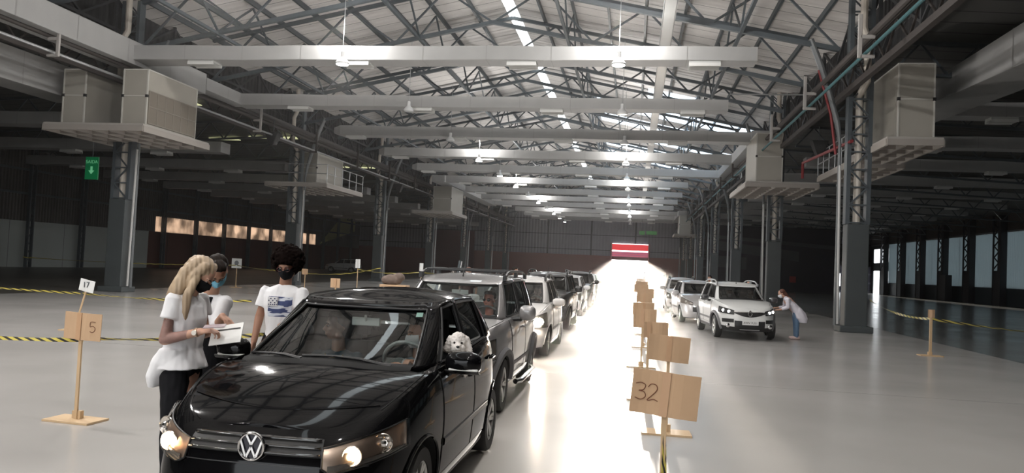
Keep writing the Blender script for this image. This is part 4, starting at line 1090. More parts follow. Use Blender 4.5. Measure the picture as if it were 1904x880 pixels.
for car_, lw_, en_ in ((wv, lowW, 120),):
    for sg in (1, -1):
        ld = bpy.data.lights.new('headlamp_light', 'SPOT'); ld.energy = en_; ld.spot_size = radians(80); ld.color = (1, .85, .68); ld.shadow_soft_size = .06
        lo = bpy.data.objects.new('headlamp_light', ld); COL.objects.link(lo); lo.parent = car_; lo.location = (sg*.62, -.25, .68); lo.rotation_euler = (-pi/2-.05, 0, sg*.1)
# dark cars farther along
DARKP = paint('dark_car_paint', (.02, .02, .022)); 
PD = dict(base_wagon, paint=DARKP, L=4.3, gside=G_DARK, gfront=G_DARK, bars=None, lip=.02, lipm=DARKP, railm=M_TRIM, inmirror=False)
dv, lowD, upD, _ = car(PD, 'suv_car'); dv.location = (-2.55, 21.2, 0)
tag(dv, 'black sport utility car, fourth in the left queue', 'car')
band(dv, lowD, 'grille', M_CHROME, .45, lambda a: .68, lambda a: .72)
for sg in (1, -1): headlamp(dv, lowD, sg, .50, 1.05, lambda a: .70, lambda a: lerp(.82, .90, (a-.5)/.55), None)
PE = dict(PB, paint=paint('white_far_paint', (.7, .7, .7)), open=[], gside=G_DARK, gfront=G_DARK, mind=False, inmirror=False)
ev, lowE, upE, _ = car(PE, 'hatchback_car'); ev.location = (-2.65, 28.5, 0)
tag(ev, 'pale car with blinding headlights, fifth in the left queue', 'car')
for sg in (1, -1): headlamp(ev, lowE, sg, .5, 1.1, lambda a: .60, lambda a: lerp(.72, .85, (a-.5)/.6), mat('far_glare', (1, 1, 1), .4, emit=(1, .95, .9), estr=900), bowls=((.4, .5, .06),), gs=.11)
for i, (y, dx) in enumerate(((35.5, -2.7), (43, -2.8))):
    c = copy_tree(ev if i else dv); c.location = (dx, y, 0)
    tag(c, ['dark car half hidden by glare, sixth in the left queue', 'pale car with lit headlights, seventh and last seen in the left queue'][i], 'car')
# ---------------------------------------------------------------- right queue
PR = dict(base_wagon, L=4.07, W=.865, zb=.25, R=.325, wf=.82, wr=3.41, paint=paint('bright_white_paint', (.68, .69, .68)), gside=G_DARK, gfront=thin_glass('dim_windshield_2', (.28, .30, .30)),
    top=[(0, .82), (.15, .86), (.5, .97), (1.0, 1.05), (1.5, 1.07), (3, 1.10), (3.8, 1.11), (4.07, 1.08)], deck=3.8, cab=(1.05, 1.78, 3.98, 3.7), roof=[(1.6, 1.46), (2.1, 1.53), (2.8, 1.545), (3.4, 1.52), (4.0, 1.46)],
    side_cuts=[(1.38, 1.9), (2.28, 2.3), (2.38, 2.4), (3.25, 3.15)], rails=(1.75, 3.5), railm=M_GALV, bars=None, lip=.045, msize=(.12, .075, .085), mirrorm=paint('mirror_dark', (.05, .05, .055)),
    matfn=lambda c: c.z < .36 or (c.z < .52 and c.y < .4 and abs(c.x) < .42), antenna=(0, 1.9), mirror=(1.45, 1.10))
rv, lowR, upR, _ = car(PR, 'hatchback_car'); rv.location = (3.22, 22.0, 0); rv.rotation_euler.z = radians(5)
tag(rv, 'white hatchback with silver roof rails and number plate leading the right queue', 'car')
gg = band(rv, lowR, 'grille', M_TRIM, .60, lambda a: lerp(.64, .73, min(1, abs(a)/.55)**2), lambda a: .785)
band(rv, lowR, 'grille_chrome', M_CHROME, .60, lambda a: .762, lambda a: .782, .012)
for sg in (1, -1):
    headlamp(rv, lowR, sg, .60, 1.10, lambda a: lerp(.70, .74, (a-.6)/.5), lambda a: lerp(.80, .90, (a-.6)/.5), mat('day_lamp', (1, 1, 1), .4, emit=(.9, .95, 1), estr=6), bowls=((.33, .5, .045), (.68, .5, .045)), housing=M_TRIM, gs=.02)
    fx = MB(); patch_az(fx, lowR, .60, .98, lambda a: .48, lambda a: .58, sg, .005, 8, 3); fx.build('bumper_intake', M_TRIM, rv, smooth=True)
    p = lowR.at_az(.78, .40, sg, .02); MB().lathe([(0, -.01), (.045, -.01), (.06, .0), (.06, .02)], o=tuple(p), axis='Y', n=16).build('fog_lamp', M_CHROME, rv, smooth=True)
dm = MB(); p = lowR.at_az(0, .735, 1, .03)
for s_ in (1, -1): dm.bar((0, p.y, .735+.095), (s_*.058, p.y, .735), .022, .03, up=(0, 1, 0)); dm.bar((s_*.058, p.y, .735), (0, p.y, .735-.095), .022, .03, up=(0, 1, 0))
dm.build('diamond_badge', M_CHROME, rv, bevel=.004)
plate(rv, lowR, .50, 'AWV 7U51', .44, .14, .03)
band(rv, lowR, 'skid_plate', M_GALV, .40, lambda a: .29, lambda a: .315, .012)
SIL2 = paint('silver_two_paint', (.50, .49, .49), metal=.3)
P7 = dict(PB, paint=SIL2, open=[], gside=G_DARK, gfront=G_DARK, mind=False, inmirror=False, L=3.87)
pv, lowP, upP, _ = car(P7, 'hatchback_car'); pv.location = (2.55, 28.0, 0); pv.rotation_euler.z = radians(4)
tag(pv, 'silver hatchback with wide dark mouth, second in the right queue', 'car')
band(pv, lowP, 'grille', M_TRIM, .62, lambda a: .40+.05*abs(a), lambda a: .60); band(pv, lowP, 'grille_bar', M_CHROME, .58, lambda a: .60, lambda a: .625, .012)
for sg in (1, -1): headlamp(pv, lowP, sg, .62, 1.2, lambda a: lerp(.66, .72, (a-.62)/.58), lambda a: lerp(.73, .92, (a-.62)/.58), None, bowls=((.5, .5, .05),))
qv = copy_tree(wv); qv.location = (2.3, 35.6, 0); 
for o in list(qv.children_recursive):
    if o.type == 'MESH' and M_GLOWX in list(o.data.materials): 
        o.data = o.data.copy(); o.data.materials[0] = M_CHROME
tag(qv, 'white hatchback at the back of the right queue', 'car')
# pickup-like car by the far left wall
pk = copy_tree(dv); 
for o in [pk] + list(pk.children_recursive):
    if o.type == 'MESH' and DARKP in list(o.data.materials):
        o.data = o.data.copy()
        for i, s in enumerate(o.data.materials):
            if s == DARKP: o.data.materials[i] = mat('dull_white_paint', (.35, .36, .36), .5)
pk.location = (-37.0, 89, 0); pk.rotation_euler.z = radians(-82)
tag(pk, 'pale car parked alone in the dark by the left wall', 'car')
# ================================================================== PEOPLE, DOG
def capsule(p, q, r1, r2, n=14):
    p, q = Vector(p), Vector(q); d = q-p; L_ = max(d.length, 1e-5); d = d/L_
    u = Vector((0, 0, 1)) if abs(d.z) < .9 else Vector((1, 0, 0)); a = d.cross(u).normalized(); b_ = a.cross(d)
    prof = [(r1*sin(t), -r1*cos(t)) for t in (.001, .5, 1.0, pi/2)] + [(r2*cos(t), L_+r2*sin(t)) for t in (0, .57, 1.07, pi/2-.001)]
    vs = [p+d*h+(a*cos(2*pi*k/n)+b_*sin(2*pi*k/n))*r for r, h in prof for k in range(n)]
    fs = [(i*n+k, i*n+(k+1) % n, (i+1)*n+(k+1) % n, (i+1)*n+k) for i in range(len(prof)-1) for k in range(n)]
    fs += [tuple(range(n-1, -1, -1)), tuple((len(prof)-1)*n+k for k in range(n))]
    return vs, fs
def ellipsoid(c, r, rot=None, n=20):
    c = Vector(c); vs = []
    for i in range(n//2+1):
        t = pi*i/(n//2); t = min(max(t, .001), pi-.001)
        for k in range(n):
            v = Vector((r[0]*sin(t)*cos(2*pi*k/n), r[1]*sin(t)*sin(2*pi*k/n), r[2]*cos(t)))
            if rot: v = rot @ v
            vs.append(c+v)
    m = n//2; fs = [(i*n+k, i*n+(k+1) % n, (i+1)*n+(k+1) % n, (i+1)*n+k) for i in range(m) for k in range(n)]
    fs += [tuple(range(n-1, -1, -1)), tuple(m*n+k for k in range(n))]
    return vs, fs
def blob(name, prims, m, parent, voxel=.008, smooth=3, disp=None, mats=None, matfn=None, xf=None):
    mb = MB()
    for pr in prims:
        if pr[0] == 'c': vs, fs = capsule(*pr[1:])
        elif pr[0] == 'e': vs, fs = ellipsoid(*pr[1:])
        else: vs, fs = pr[1], pr[2]
        if xf: vs = [xf @ Vector(v) for v in vs]
        mb.add(vs, fs)
    o = mb.build(name, m, parent)
    md = o.modifiers.new('r', 'REMESH'); md.mode = 'VOXEL'; md.voxel_size = voxel
    s = o.modifiers.new('s', 'SMOOTH'); s.factor = .5; s.iterations = smooth
    dg = bpy.context.evaluated_depsgraph_get(); dg.update()
    me = bpy.data.meshes.new_from_object(o.evaluated_get(dg)); o.modifiers.clear(); o.data = me
    if disp:
        nr = [v.normal.copy() for v in me.vertices]
        for v, n_ in zip(me.vertices, nr): v.co = v.co + n_*disp(v.co, n_)
    me.materials.clear(); me.materials.append(m)
    if mats:
        for x in mats: me.materials.append(x)
        for p in me.polygons: p.material_index = matfn(p.center)
    for p in me.polygons: p.use_smooth = True
    return o
def loft(st, n=22, ex=2.4, M_=None):
    vs = []; 
    for (x, y, z, rx, ry) in st:
        for k in range(n):
            c, q = cos(2*pi*k/n), sin(2*pi*k/n)
            v = Vector((x+rx*abs(c)**(2/ex)*(1 if c > 0 else -1), y+ry*abs(q)**(2/ex)*(1 if q > 0 else -1), z)); vs.append(M_ @ v if M_ else v)
    m = len(st)-1; fs = [(i*n+k, i*n+(k+1) % n, (i+1)*n+(k+1) % n, (i+1)*n+k) for i in range(m) for k in range(n)]
    fs += [tuple(range(n-1, -1, -1)), tuple(m*n+k for k in range(n))]
    return ('m', vs, fs)
def torso(x, y, zs, s=1., yaw=0., w_=1., hem=.30, flare=1.):
    """shoulder-to-hem loft; zs = shoulder height, local x across the shoulders"""
    c, q = cos(yaw), sin(yaw)
    M_ = Matrix.Translation((x, y, 0)) @ RZ(yaw)
    st = [(0, .012, zs+.052, .060, .052), (0, .008, zs+.040, .095*w_, .062), (0, .005, zs+.018, .150*w_, .074), (0, .0, zs-.012, .180*w_, .088), (0, -.005, zs-.06, .180*w_, .104), (0, -.01, zs-.14, .170*w_, .116), (0, -.005, zs-.25, .158*w_, .110), (0, 0, zs-.36, .152*w_, .108)]
    n = max(1, int(hem/.08))
    for i in range(1, n+1): st.append((0, 0, zs-.36-hem*i/n, (.152+.016*flare*i/n)*w_, .108+.016*flare*i/n))
    st = [(a*s, b_*s, z if s == 1 else z-.012, rx*s, ry*s) for a, b_, z, rx, ry in st]
    return loft(st[::-1], M_=M_)
def sleeve(p, q, t, r0=.054, r1=.062):
    p, q = Vector(p), Vector(q); e = p.lerp(q, t); d = (q-p).normalized(); u = d.cross(Vector((0, 1, 0))).normalized(); w2 = d.cross(u); n = 18; st = []
    vs = []; L_ = [p-d*.03, p, p.lerp(e, .5), e]; R_ = [r0*.6, r0, (r0+r1)/2, r1]
    for c, r in zip(L_, R_):
        for k in range(n): vs.append(c+(u*cos(2*pi*k/n)+w2*sin(2*pi*k/n))*r)
    fs = [(i*n+k, i*n+(k+1) % n, (i+1)*n+(k+1) % n, (i+1)*n+k) for i in range(3) for k in range(n)] + [tuple(range(n-1, -1, -1)), tuple(3*n+k for k in range(n))]
    return ('m', vs, fs)
def sleeves(p, q, t, r0=.054, r1=.062): return [sleeve(p, q, t, r0, r1), ('c', tuple(Vector(p)-Vector((0, 0, .024))), tuple(Vector(p).lerp(Vector(q), .35)), r0, r0)]
def RX(a): return Matrix.Rotation(a, 4, 'X')
def RY(a): return Matrix.Rotation(a, 4, 'Y')
def RZ(a): return Matrix.Rotation(a, 4, 'Z')
def head_frame(c, yaw, nod, roll=0.):
    """yaw 0 faces -Y (the camera), +90deg faces +X; nod > 0 looks down"""
    return Matrix.Translation(c) @ RZ(yaw) @ RX(nod) @ RY(roll)
def head_prims(F, s=1.0):
    def c(p, q, a, b_): return ('c', F @ (Vector(p)*s), F @ (Vector(q)*s), a*s, b_*s)
    def e(p, r): return ('e', F @ (Vector(p)*s), tuple(x*s for x in r), F.to_3x3())
    return [e((0, .012, .035), (.076, .097, .092)), e((0, -.02, -.02), (.062, .072, .085)), e((0, -.045, -.082), (.034, .036, .028)), c((-.03, -.0, -.07), (.03, 0, -.07), .038, .038),
            c((0, -.088, .012), (0, -.108, -.022), .009, .014), e((-.013, -.098, -.026), (.010, .011, .009)), e((.013, -.098, -.026), (.010, .011, .009)),
            c((-.035, -.078, .026), (.035, -.078, .026), .013, .013), e((0, -.088, -.056), (.024, .012, .009)), e((0, -.086, -.067), (.020, .011, .007)),
            e((-.042, -.06, -.02), (.02, .02, .018)), e((.042, -.06, -.02), (.02, .02, .018)),
            e((-.078, .008, -.005), (.008, .015, .026)), e((.078, .008, -.005), (.008, .015, .026))]
def finger_prims(F, s=1., curl=.5, point=False, sp=1.):
    """hand along +Y of frame F, palm facing -Z; thumb on the -X side"""
    pr = []
    def P_(v): return F @ (Vector(v)*s)
    pr += [('c', P_((-.022, .015, 0)), P_((-.026, .078, 0)), .015*s, .0125*s), ('c', P_((.018, .015, 0)), P_((.026, .072, 0)), .015*s, .0115*s), ('c', P_((0, .0, 0)), P_((0, .076, .002)), .018*s, .013*s)]
    for i, (x, l1, l2, l3, r) in enumerate(((-.030, .042, .026, .019, .0086), (-.010, .046, .030, .020, .009), (.011, .043, .028, .019, .0086), (.030, .033, .021, .017, .0075))):
        c = .12 if (point and i == 0) else curl
        y, z, a = .080-(.006 if i == 3 else 0), 0., -c*.7; px = x*sp
        p = (px, y, z); q = None
        for l, rr in ((l1, r), (l2, r*.95), (l3, r*.85)):
            q = (p[0]+x*.06, p[1]+l*cos(a), p[2]+l*sin(a)); pr.append(('c', P_(p), P_(q), rr*s, rr*.93*s)); p = q; a -= c
    pr += [('c', P_((-.020, .018, -.004)), P_((-.048, .045, -.014)), .014*s, .011*s), ('c', P_((-.048, .045, -.014)), P_((-.054, .075, -.022)), .0105*s, .0095*s), ('c', P_((-.054, .075, -.022)), P_((-.048, .098, -.030)), .009*s, .0078*s)]
    return pr
def frame_along(p, d, up):
    """frame at p whose +Y points along d and whose +Z is close to up"""
    y = Vector(d).normalized(); z = Vector(up); x = y.cross(z).normalized(); z = x.cross(y)
    M_ = Matrix((x, y, z)).transposed().to_4x4(); M_.translation = Vector(p); return M_
def cloth(amp=.006, f=14, st=(1, 1, .45)):
    def g(co, n_): return amp*noise.noise(Vector((co.x*f*st[0], co.y*f*st[1], co.z*f*st[2]))) + amp*.5*noise.noise(Vector((co.x*f*2.3, co.y*f*2.3, co.z*f)))
    return g
def skin_mat(name, c): m = mat(name, c, .55, sub=.12); return noisy(m, 8, .08)
SK1 = skin_mat('skin_light', (.52, .30, .215)); SK2 = skin_mat('skin_warm', (.42, .23, .155)); SK3 = skin_mat('skin_tan', (.33, .17, .11))
M_TEE = noisy(mat('white_cotton', (.76, .76, .78), .85), 30, .04); M_PANTS = noisy(mat('black_trousers', (.014, .014, .016), .9, spec=.1), 10, .3)
M_EYEW = mat('eye_white', (.30, .27, .25), .3); M_IRIS = mat('iris', (.03, .018, .01), .2)
M_SHOE = mat('black_shoe', (.02, .02, .02), .6)
def eyes(F, parent, s=1., closed=False):
    for sx in (-1, 1):
        p = F @ (Vector((sx*.031, -.079, .008))*s)
        e = MB().add(*ellipsoid(p, (.0110*s, .0095*s, .0042*s), F.to_3x3(), 12)).build('eye', M_EYEW, parent, smooth=True)
        q = F @ (Vector((sx*.031, -.0885, .006))*s); MB().add(*ellipsoid(q, (.0052*s, .003*s, .0040*s), F.to_3x3(), 10)).build('iris', M_IRIS, e, smooth=True)
        b_ = MB().tube([F @ (Vector((sx*x, y, z))*s) for x, y, z in ((.014, -.094, .027), (.030, -.092, .033), (.050, -.074, .027))], [.0035*s, .0045*s, .002*s], 6).build('eyebrow', mat('brow_hair', (.03, .02, .012), .8), parent, smooth=True)
def face_mask(F, parent, m, s=1., name='face_mask'):
    rows = []
    for j in range(9):
        z = .004 - .105*j/8; row = []
        for i in range(17):
            t = -1.25+2.5*i/16
            bulge = .0155*cos(t*.9)*sin(pi*min(1, (j+.6)/8.5)) + (.020 if abs(t) < .3 and j < 4 else .008 if abs(t) < .3 else 0)*cos(t*5 if abs(t) < .3 else 0)
            rx, ry = .070-.022*max(0, (j-3)/5)**1.6, .088-.012*max(0, (j-4)/4)
            row.append(F @ (Vector(((rx+bulge)*sin(t), -.004-(ry+bulge-.002)*cos(t), z))*s))
        rows.append(row)
    r = MB().grid(rows).build(name, m, parent, smooth=True, solid=.003)
    st = MB()
    for sx in (-1, 1):
        for z0 in (-.002, -.085): st.tube([F @ (Vector((sx*.068, -.025, z0*.8))*s), F @ (Vector((sx*.083, .012, -.0+z0*.25+.012))*s)], .0015*s, 5)
    st.build('ear_loop', m, r)
    return r
def hair_disp(c, F, amp=.006, k=34, vertical=False):
    Fi = F.inverted()
    def g(co, n_):
        l = co if vertical else Fi @ co
        if vertical: ph = 210*(l.x*.8+l.y*.6)+3.2*noise.noise(Vector((l.x*5, l.y*5, l.z*1.6)))
        else: ph = 150*l.x+9*noise.noise(Vector((l.x*9, l.y*9, l.z*4)))
        return amp*.55*sin(ph) + amp*1.1*noise.noise(Vector((l.x*22, l.y*22, l.z*5)))
    return g
def limb(pts, rs): return [('c', pts[i], pts[i+1], rs[i], rs[i+1]) for i in range(len(pts)-1)]
def legs_prims(hx, hy, fx, fy, k=1., split=.10, dirv=(0, 1), kz=.5, hz=.93, r=1.):
    pr = []
    for s in (-1, 1):
        ox, oy = dirv[0]*split*s, dirv[1]*split*s
        pr += limb([(hx+ox*.8, hy+oy*.8, hz), ((hx+fx)/2+ox, (hy+fy)/2+oy, kz), (fx+ox, fy+oy, .10)], [.095*r, .065*r, .05*r])
    return pr
def shoes(parent, fx, fy, split, dirv, toe, m=M_SHOE):
    for s in (-1, 1):
        p = Vector((fx+dirv[0]*split*s, fy+dirv[1]*split*s, .045)); t = Vector((toe[0], toe[1], 0)).normalized()
        blob('shoe', [('c', p-t*.05, p+t*.15, .045, .038), ('c', p-t*.04+Vector((0, 0, .03)), p+t*.02+Vector((0, 0, .02)), .045, .04)], m, parent, .01, 2)

# ---- blonde woman, seen in profile, reading with the man beside her
W0 = Vector((-3.19, 5.15, 0))
pw = empty('person', W0); 
def w_(x, z, y=0.): return (x, y, z)
F = head_frame((.10, .01, 1.605), radians(92), radians(40), radians(0))
sh_n, el_n, wr_n = (.0, -.155, 1.445), (-.02, -.20, 1.155), (.22, -.15, 1.22)
sh_f, el_f, wr_f = (.03, .155, 1.445), (.04, .20, 1.17), (.25, .10, 1.22)
hn = frame_along(wr_n, (.9, .25, .12), (.15, -.2, .95)); hf = frame_along(wr_f, (.9, -.25, .1), (0, .3, 1))
prims = head_prims(F, .95) + [('c', (.07, 0, 1.54), (.0, 0, 1.43), .048, .055)] + [torso(0, 0, 1.44, .84, pi/2, .92), ('e', (.0, 0, .90), (.115, .15, .12), None)]
prims += limb([sh_n, el_n, wr_n], [.026, .041, .026]) + limb([sh_f, el_f, wr_f], [.026, .041, .026]) + finger_prims(hn, .92, .75) + finger_prims(hf, .92, .6)
prims += legs_prims(0, 0, .0, 0, .0, .09, (0, 1), .5, .88)
TAT = noisy(mat('tattooed_skin', (.27, .155, .13), .6), 16, .55, 3)
blob('body', prims, SK1, pw, .0065, 2, mats=[TAT], matfn=lambda c: 1 if (1.13 < c.z < 1.30 and c.y < -.11 and c.x < .14) else 0)
eyes(F, pw, .95)
tee = [torso(0, 0, 1.45, 1.03, pi/2, .97, .14, 3.0), *sleeves(sh_n, el_n, .50), *sleeves(sh_f, el_f, .50), loft([(-.155, 0, .80, .055, .13), (-.13, 0, .88, .085, .165), (-.055, 0, .98, .13, .19), (-.01, 0, 1.08, .12, .18)])]
blob('white_tee', tee, M_TEE, pw, .008, 3, cloth(.010, 12))
blob('trousers', legs_prims(0, 0, .0, 0, .0, .09, (0, 1), .5, .90, 1.12) + [('e', (.0, 0, .93), (.122, .165, .12), None)], M_PANTS, pw, .009, 3, cloth(.008, 14))
shoes(pw, .0, 0, .09, (0, 1), (1, 0))
hr = [('e', F @ Vector((0, .03, .05)), (.086, .10, .086), F.to_3x3())]
for sx in (-1, 1):
    hr += limb([F @ Vector((sx*.055, .0, .08)), F @ Vector((sx*.080, .01, .0)), F @ Vector((sx*.085, .0, -.09)), F @ Vector((sx*.085, .02, -.17))], [.040, .034, .032, .018])
    hr += limb([F @ Vector((sx*.05, .06, .06)), F @ Vector((sx*.075, .07, -.04)), Vector((.0, sx*.105, 1.505)), Vector((-.03, sx*.11, 1.43))], [.05, .048, .046, .022])
hr += limb([F @ Vector((0, .09, .04)), Vector((-.03, 0, 1.55)), Vector((-.085, 0, 1.47)), Vector((-.11, 0, 1.39))], [.06, .065, .05, .02])
hr += limb([Vector((-.0, -.085, 1.55)), Vector((-.05, -.09, 1.46)), Vector((-.07, -.08, 1.39))], [.055, .045, .02])
hr += limb([F @ Vector((-.085, -.02, .0)), Vector((.085, -.125, 1.46)), Vector((.08, -.135, 1.35)), Vector((.085, -.12, 1.27))], [.026, .034, .026, .008])
M_BLOND = noisy(mat('blond_hair', (.40, .30, .20), .5), 22, .45, 5, stretch=(1, 1, .12))
blob('hair', hr, M_BLOND, pw, .0065, 2, hair_disp(None, F, .0036, 46, vertical=True))
face_mask(F, pw, mat('black_mask', (.012, .012, .014), .9, spec=.1), .95)
wt_ = MB(); wv_ = (Vector(wr_n)-Vector(el_n)).normalized(); wf_ = frame_along(Vector(wr_n)-wv_*.03, wv_, (0, 0, 1))
wt_.add([wf_ @ Vector((.031*cos(t), y, .031*sin(t))) for y in (-.009, .009) for t in [2*pi*k/20 for k in range(20)]], [(k, (k+1) % 20, 20+(k+1) % 20, 20+k) for k in range(20)])
wo = wt_.build('watch_strap', mat('watch_gold', (.62, .45, .32), .3, metal=.8), pw, smooth=True, solid=.003)
dl = frame_along(Vector(wr_n)-wv_*.03+Vector((0, -.035, .0)), (0, -1, 0), (0, 0, 1)); MB().add([dl @ Vector((.018*cos(t), .004*q, .018*sin(t))) for q in (-1, 1) for t in [2*pi*k/20 for k in range(20)]], [(k, (k+1) % 20, 20+(k+1) % 20, 20+k) for k in range(20)] + [tuple(range(20)), tuple(range(39, 19, -1))]).build('watch_face', mat('watch_dial', (.7, .66, .6), .2), wo)
tag(pw, 'person with long blond hair and tattooed arm in a loose white tee, reading papers', 'person')
# things they hold
pf = frame_along((-3.19+.37, 5.15-.06, 1.20), (1, .12, .18), (-.1, -.75, .6))
pp_ = empty('paper_sheets', (0, 0, 0))
MB().add([pf @ Vector(v) for v in ((-.08, -.12, .0), (.08, -.12, .0), (.085, .11, .004), (-.085, .11, .004))] + [pf @ Vector(v) for v in ((-.08, -.12, .006), (.08, -.12, .006), (.085, .11, .011), (-.085, .11, .011))], [(0,3,2,1),(4,5,6,7),(0,1,5,4),(1,2,6,5),(2,3,7,6),(3,0,4,7)]).build('sheet', M_WHITE, pp_)
MB().add([pf @ Vector(v) for v in ((-.045, -.11, .010), (-.035, -.11, .010), (-.03, .095, .014), (-.04, .095, .014))], [(0, 1, 2, 3)]).build('dark_band', M_BLACK, pp_, solid=.002, recalc=False)
tag(pp_, 'white sheets of paper with a dark line, held above the car mirror', 'papers')
ph = frame_along((-3.19+.33, 5.15-.17, 1.265), (1, .3, .1), (0, -.2, 1)); po = MB().add(*[[ph @ Vector((x, y, z)) for z in (-.005, .005) for x, y in ((-.036, -.07), (.036, -.07), (.036, .075), (-.036, .075))], [(0,3,2,1),(4,5,6,7),(0,1,5,4),(1,2,6,5),(2,3,7,6),(3,0,4,7)]]).build('mobile_phone', mat('phone_pink_grey', (.42, .34, .36), .3), bevel=.004)
tag(po, 'pale phone held in the hand over the papers', 'phone')
# ---- dark-haired man behind her
pm_ = empty('person', (-3.40, 5.80, 0)); F = head_frame((.11, -.08, 1.62), radians(38), radians(50), radians(0))
s_l, e_l, w_l = (.165, -.02, 1.40), (.15, -.10, 1.19), (.27, -.24, 1.285)
s_r, e_r, w_r = (-.165, .0, 1.40), (-.20, -.10, 1.15), (-.02, -.24, 1.12)
hl = frame_along(w_l, (.75, -.40, -.35), (.1, .1, 1)); hrf = frame_along(w_r, (.8, -.4, 0), (0, 0, 1))
prims = head_prims(F) + [('c', (.075, -.035, 1.56), (.01, .01, 1.42), .054, .062), torso(0, 0, 1.40, .85), ('e', (0, 0, .92), (.15, .11, .12), None)]
prims += limb([s_l, e_l, w_l], [.026, .045, .029]) + limb([s_r, e_r, w_r], [.026, .045, .029]) + finger_prims(hl, 1.05, .7, True) + finger_prims(hrf, 1.05, .6) + legs_prims(0, 0, 0, 0, 0, .10, (1, 0), .5, .9)
blob('body', prims, SK2, pm_, .007, 2); eyes(F, pm_)
sh = [torso(0, 0, 1.405, 1.03), *sleeves(s_l, e_l, 1.0, .058, .054), ('c', e_l, tuple(Vector(e_l).lerp(Vector(w_l), .30)), .054, .048), *sleeves(s_r, e_r, 1.0, .058, .054), ('c', e_r, tuple(Vector(e_r).lerp(Vector(w_r), .25)), .054, .048)]
blob('white_shirt', sh, M_TEE, pm_, .008, 3, cloth(.008, 13))
blob('black_apron', [loft([(.0, -.02, .80, .185, .13), (0, -.02, .95, .178, .125), (.0, -.05, 1.02, .14, .09), (.03, -.075, 1.12, .06, .062), (.045, -.075, 1.25, .045, .058), (.05, -.07, 1.36, .035, .05), (.05, -.06, 1.42, .03, .04)])], M_PANTS, pm_, .008, 3)
blob('trousers', legs_prims(0, 0, 0, 0, 0, .10, (1, 0), .5, .92, 1.12) + [('e', (0, 0, .92), (.165, .125, .12), None)], M_PANTS, pm_, .009, 3, cloth(.008, 14)); shoes(pm_, 0, 0, .10, (1, 0), (0, -1))
M_DKHAIR = noisy(mat('dark_brown_hair', (.012, .008, .006), .6, spec=.12), 30, .4, 4)
blob('hair', [('e', F @ Vector((0, .045, .045)), (.084, .088, .088), F.to_3x3()), ('e', F @ Vector((0, -.03, .115)), (.062, .06, .034), F.to_3x3()), ('e', F @ Vector((0, .06, .0)), (.078, .065, .07), F.to_3x3())], M_DKHAIR, pm_, .006, 2, hair_disp(None, F, .004, 30))
face_mask(F, pm_, mat('blue_mask', (.16, .42, .56), .8))
tag(pm_, 'person with short dark hair and light blue mask in a white shirt, bent over the papers behind the blond one', 'person')
pm_['label'] = 'person with short dark hair, light blue mask and white shirt pointing at the papers'
# ---- curly haired man by the passenger door
pc = empty('person', (-3.22, 6.80, 0)); F = head_frame((.02, -.02, 1.675), radians(6), radians(22), 0)
s_l, e_l, w_l = (.175, 0, 1.45), (.235, -.10, 1.20), (.155, -.36, 1.155)
s_r, e_r, w_r = (-.175, 0, 1.45), (-.225, -.02, 1.19), (-.215, -.12, .97)
hl = frame_along(w_l, (.5, -.85, -.1), (.3, 0, 1)); hrf = frame_along(w_r, (0, -.3, -1), (1, 0, 0))
prims = head_prims(F) + [('c', (.01, -.0, 1.58), (0, .01, 1.48), .054, .06), torso(0, 0, 1.46, .85), ('e', (0, 0, .96), (.15, .11, .12), None)]
prims += limb([s_l, e_l, w_l], [.026, .042, .028]) + limb([s_r, e_r, w_r], [.026, .042, .028]) + finger_prims(hl, 1.02, .45) + finger_prims(hrf, 1.02, .35) + legs_prims(0, 0, 0, 0, 0, .10, (1, 0), .52, .95)
blob('body', prims, SK3, pc, .007, 2); eyes(F, pc)
tee = [torso(0, 0, 1.465, 1.04), *sleeves(s_l, e_l, .62, .056, .070), *sleeves(s_r, e_r, .62, .056, .070)]
M_PRINT = mat('tee_print', (.07, .10, .22), .85)
N_, L_, b_ = nodes(M_PRINT); nt = N_.new('ShaderNodeTexNoise'); nt.inputs['Scale'].default_value = 9; tcn = N_.new('ShaderNodeTexCoord'); mpn = N_.new('ShaderNodeMapping'); mpn.inputs['Scale'].default_value = (.6, 1, 3.2)
L_.new(tcn.outputs['Object'], mpn.inputs[0]); L_.new(mpn.outputs[0], nt.inputs['Vector']); cr_ = N_.new('ShaderNodeValToRGB'); cr_.color_ramp.interpolation = 'CONSTANT'
cr_.color_ramp.elements[0].color = (.05, .07, .17, 1); cr_.color_ramp.elements[1].position = .55; cr_.color_ramp.elements[1].color = (.62, .66, .74, 1); L_.new(nt.outputs[0], cr_.inputs[0]); L_.new(cr_.outputs[0], b_.inputs['Base Color'])
to = blob('white_tee', tee, M_TEE, pc, .008, 3, cloth(.008, 12), mats=[M_PRINT], matfn=lambda c: 1 if (c.y < -.05 and -.10 < c.x < .13 and 1.21 < c.z < 1.395) else 0)
pt_ = MB()
for i in range(5):
    for j in range(4):
        if (i+j) % 2 == 0 or j == 0: pt_.box(-.088+.019*i, -.078+.019*i, -.1375, -.133, 1.318+.018*j, 1.327+.018*j)
MB().box(-.096, .0, -.134, -.105, 1.308, 1.392).build('print_panel', M_TEE, to, bevel=.001); pt_.build('print_marks', mat('navy_ink', (.03, .04, .1), .8), to)
blob('trousers', legs_prims(0, 0, 0, 0, 0, .10, (1, 0), .52, .97, 1.2) + [('e', (0, 0, .96), (.17, .13, .11), None)], M_PANTS, pc, .009, 3); shoes(pc, 0, 0, .10, (1, 0), (0, -1))
rnd = random.Random(4); cu = [('e', F @ Vector((0, .03, .085)), (.115, .12, .10), F.to_3x3()), ('e', F @ Vector((0, .06, -.0)), (.112, .09, .12), F.to_3x3())]
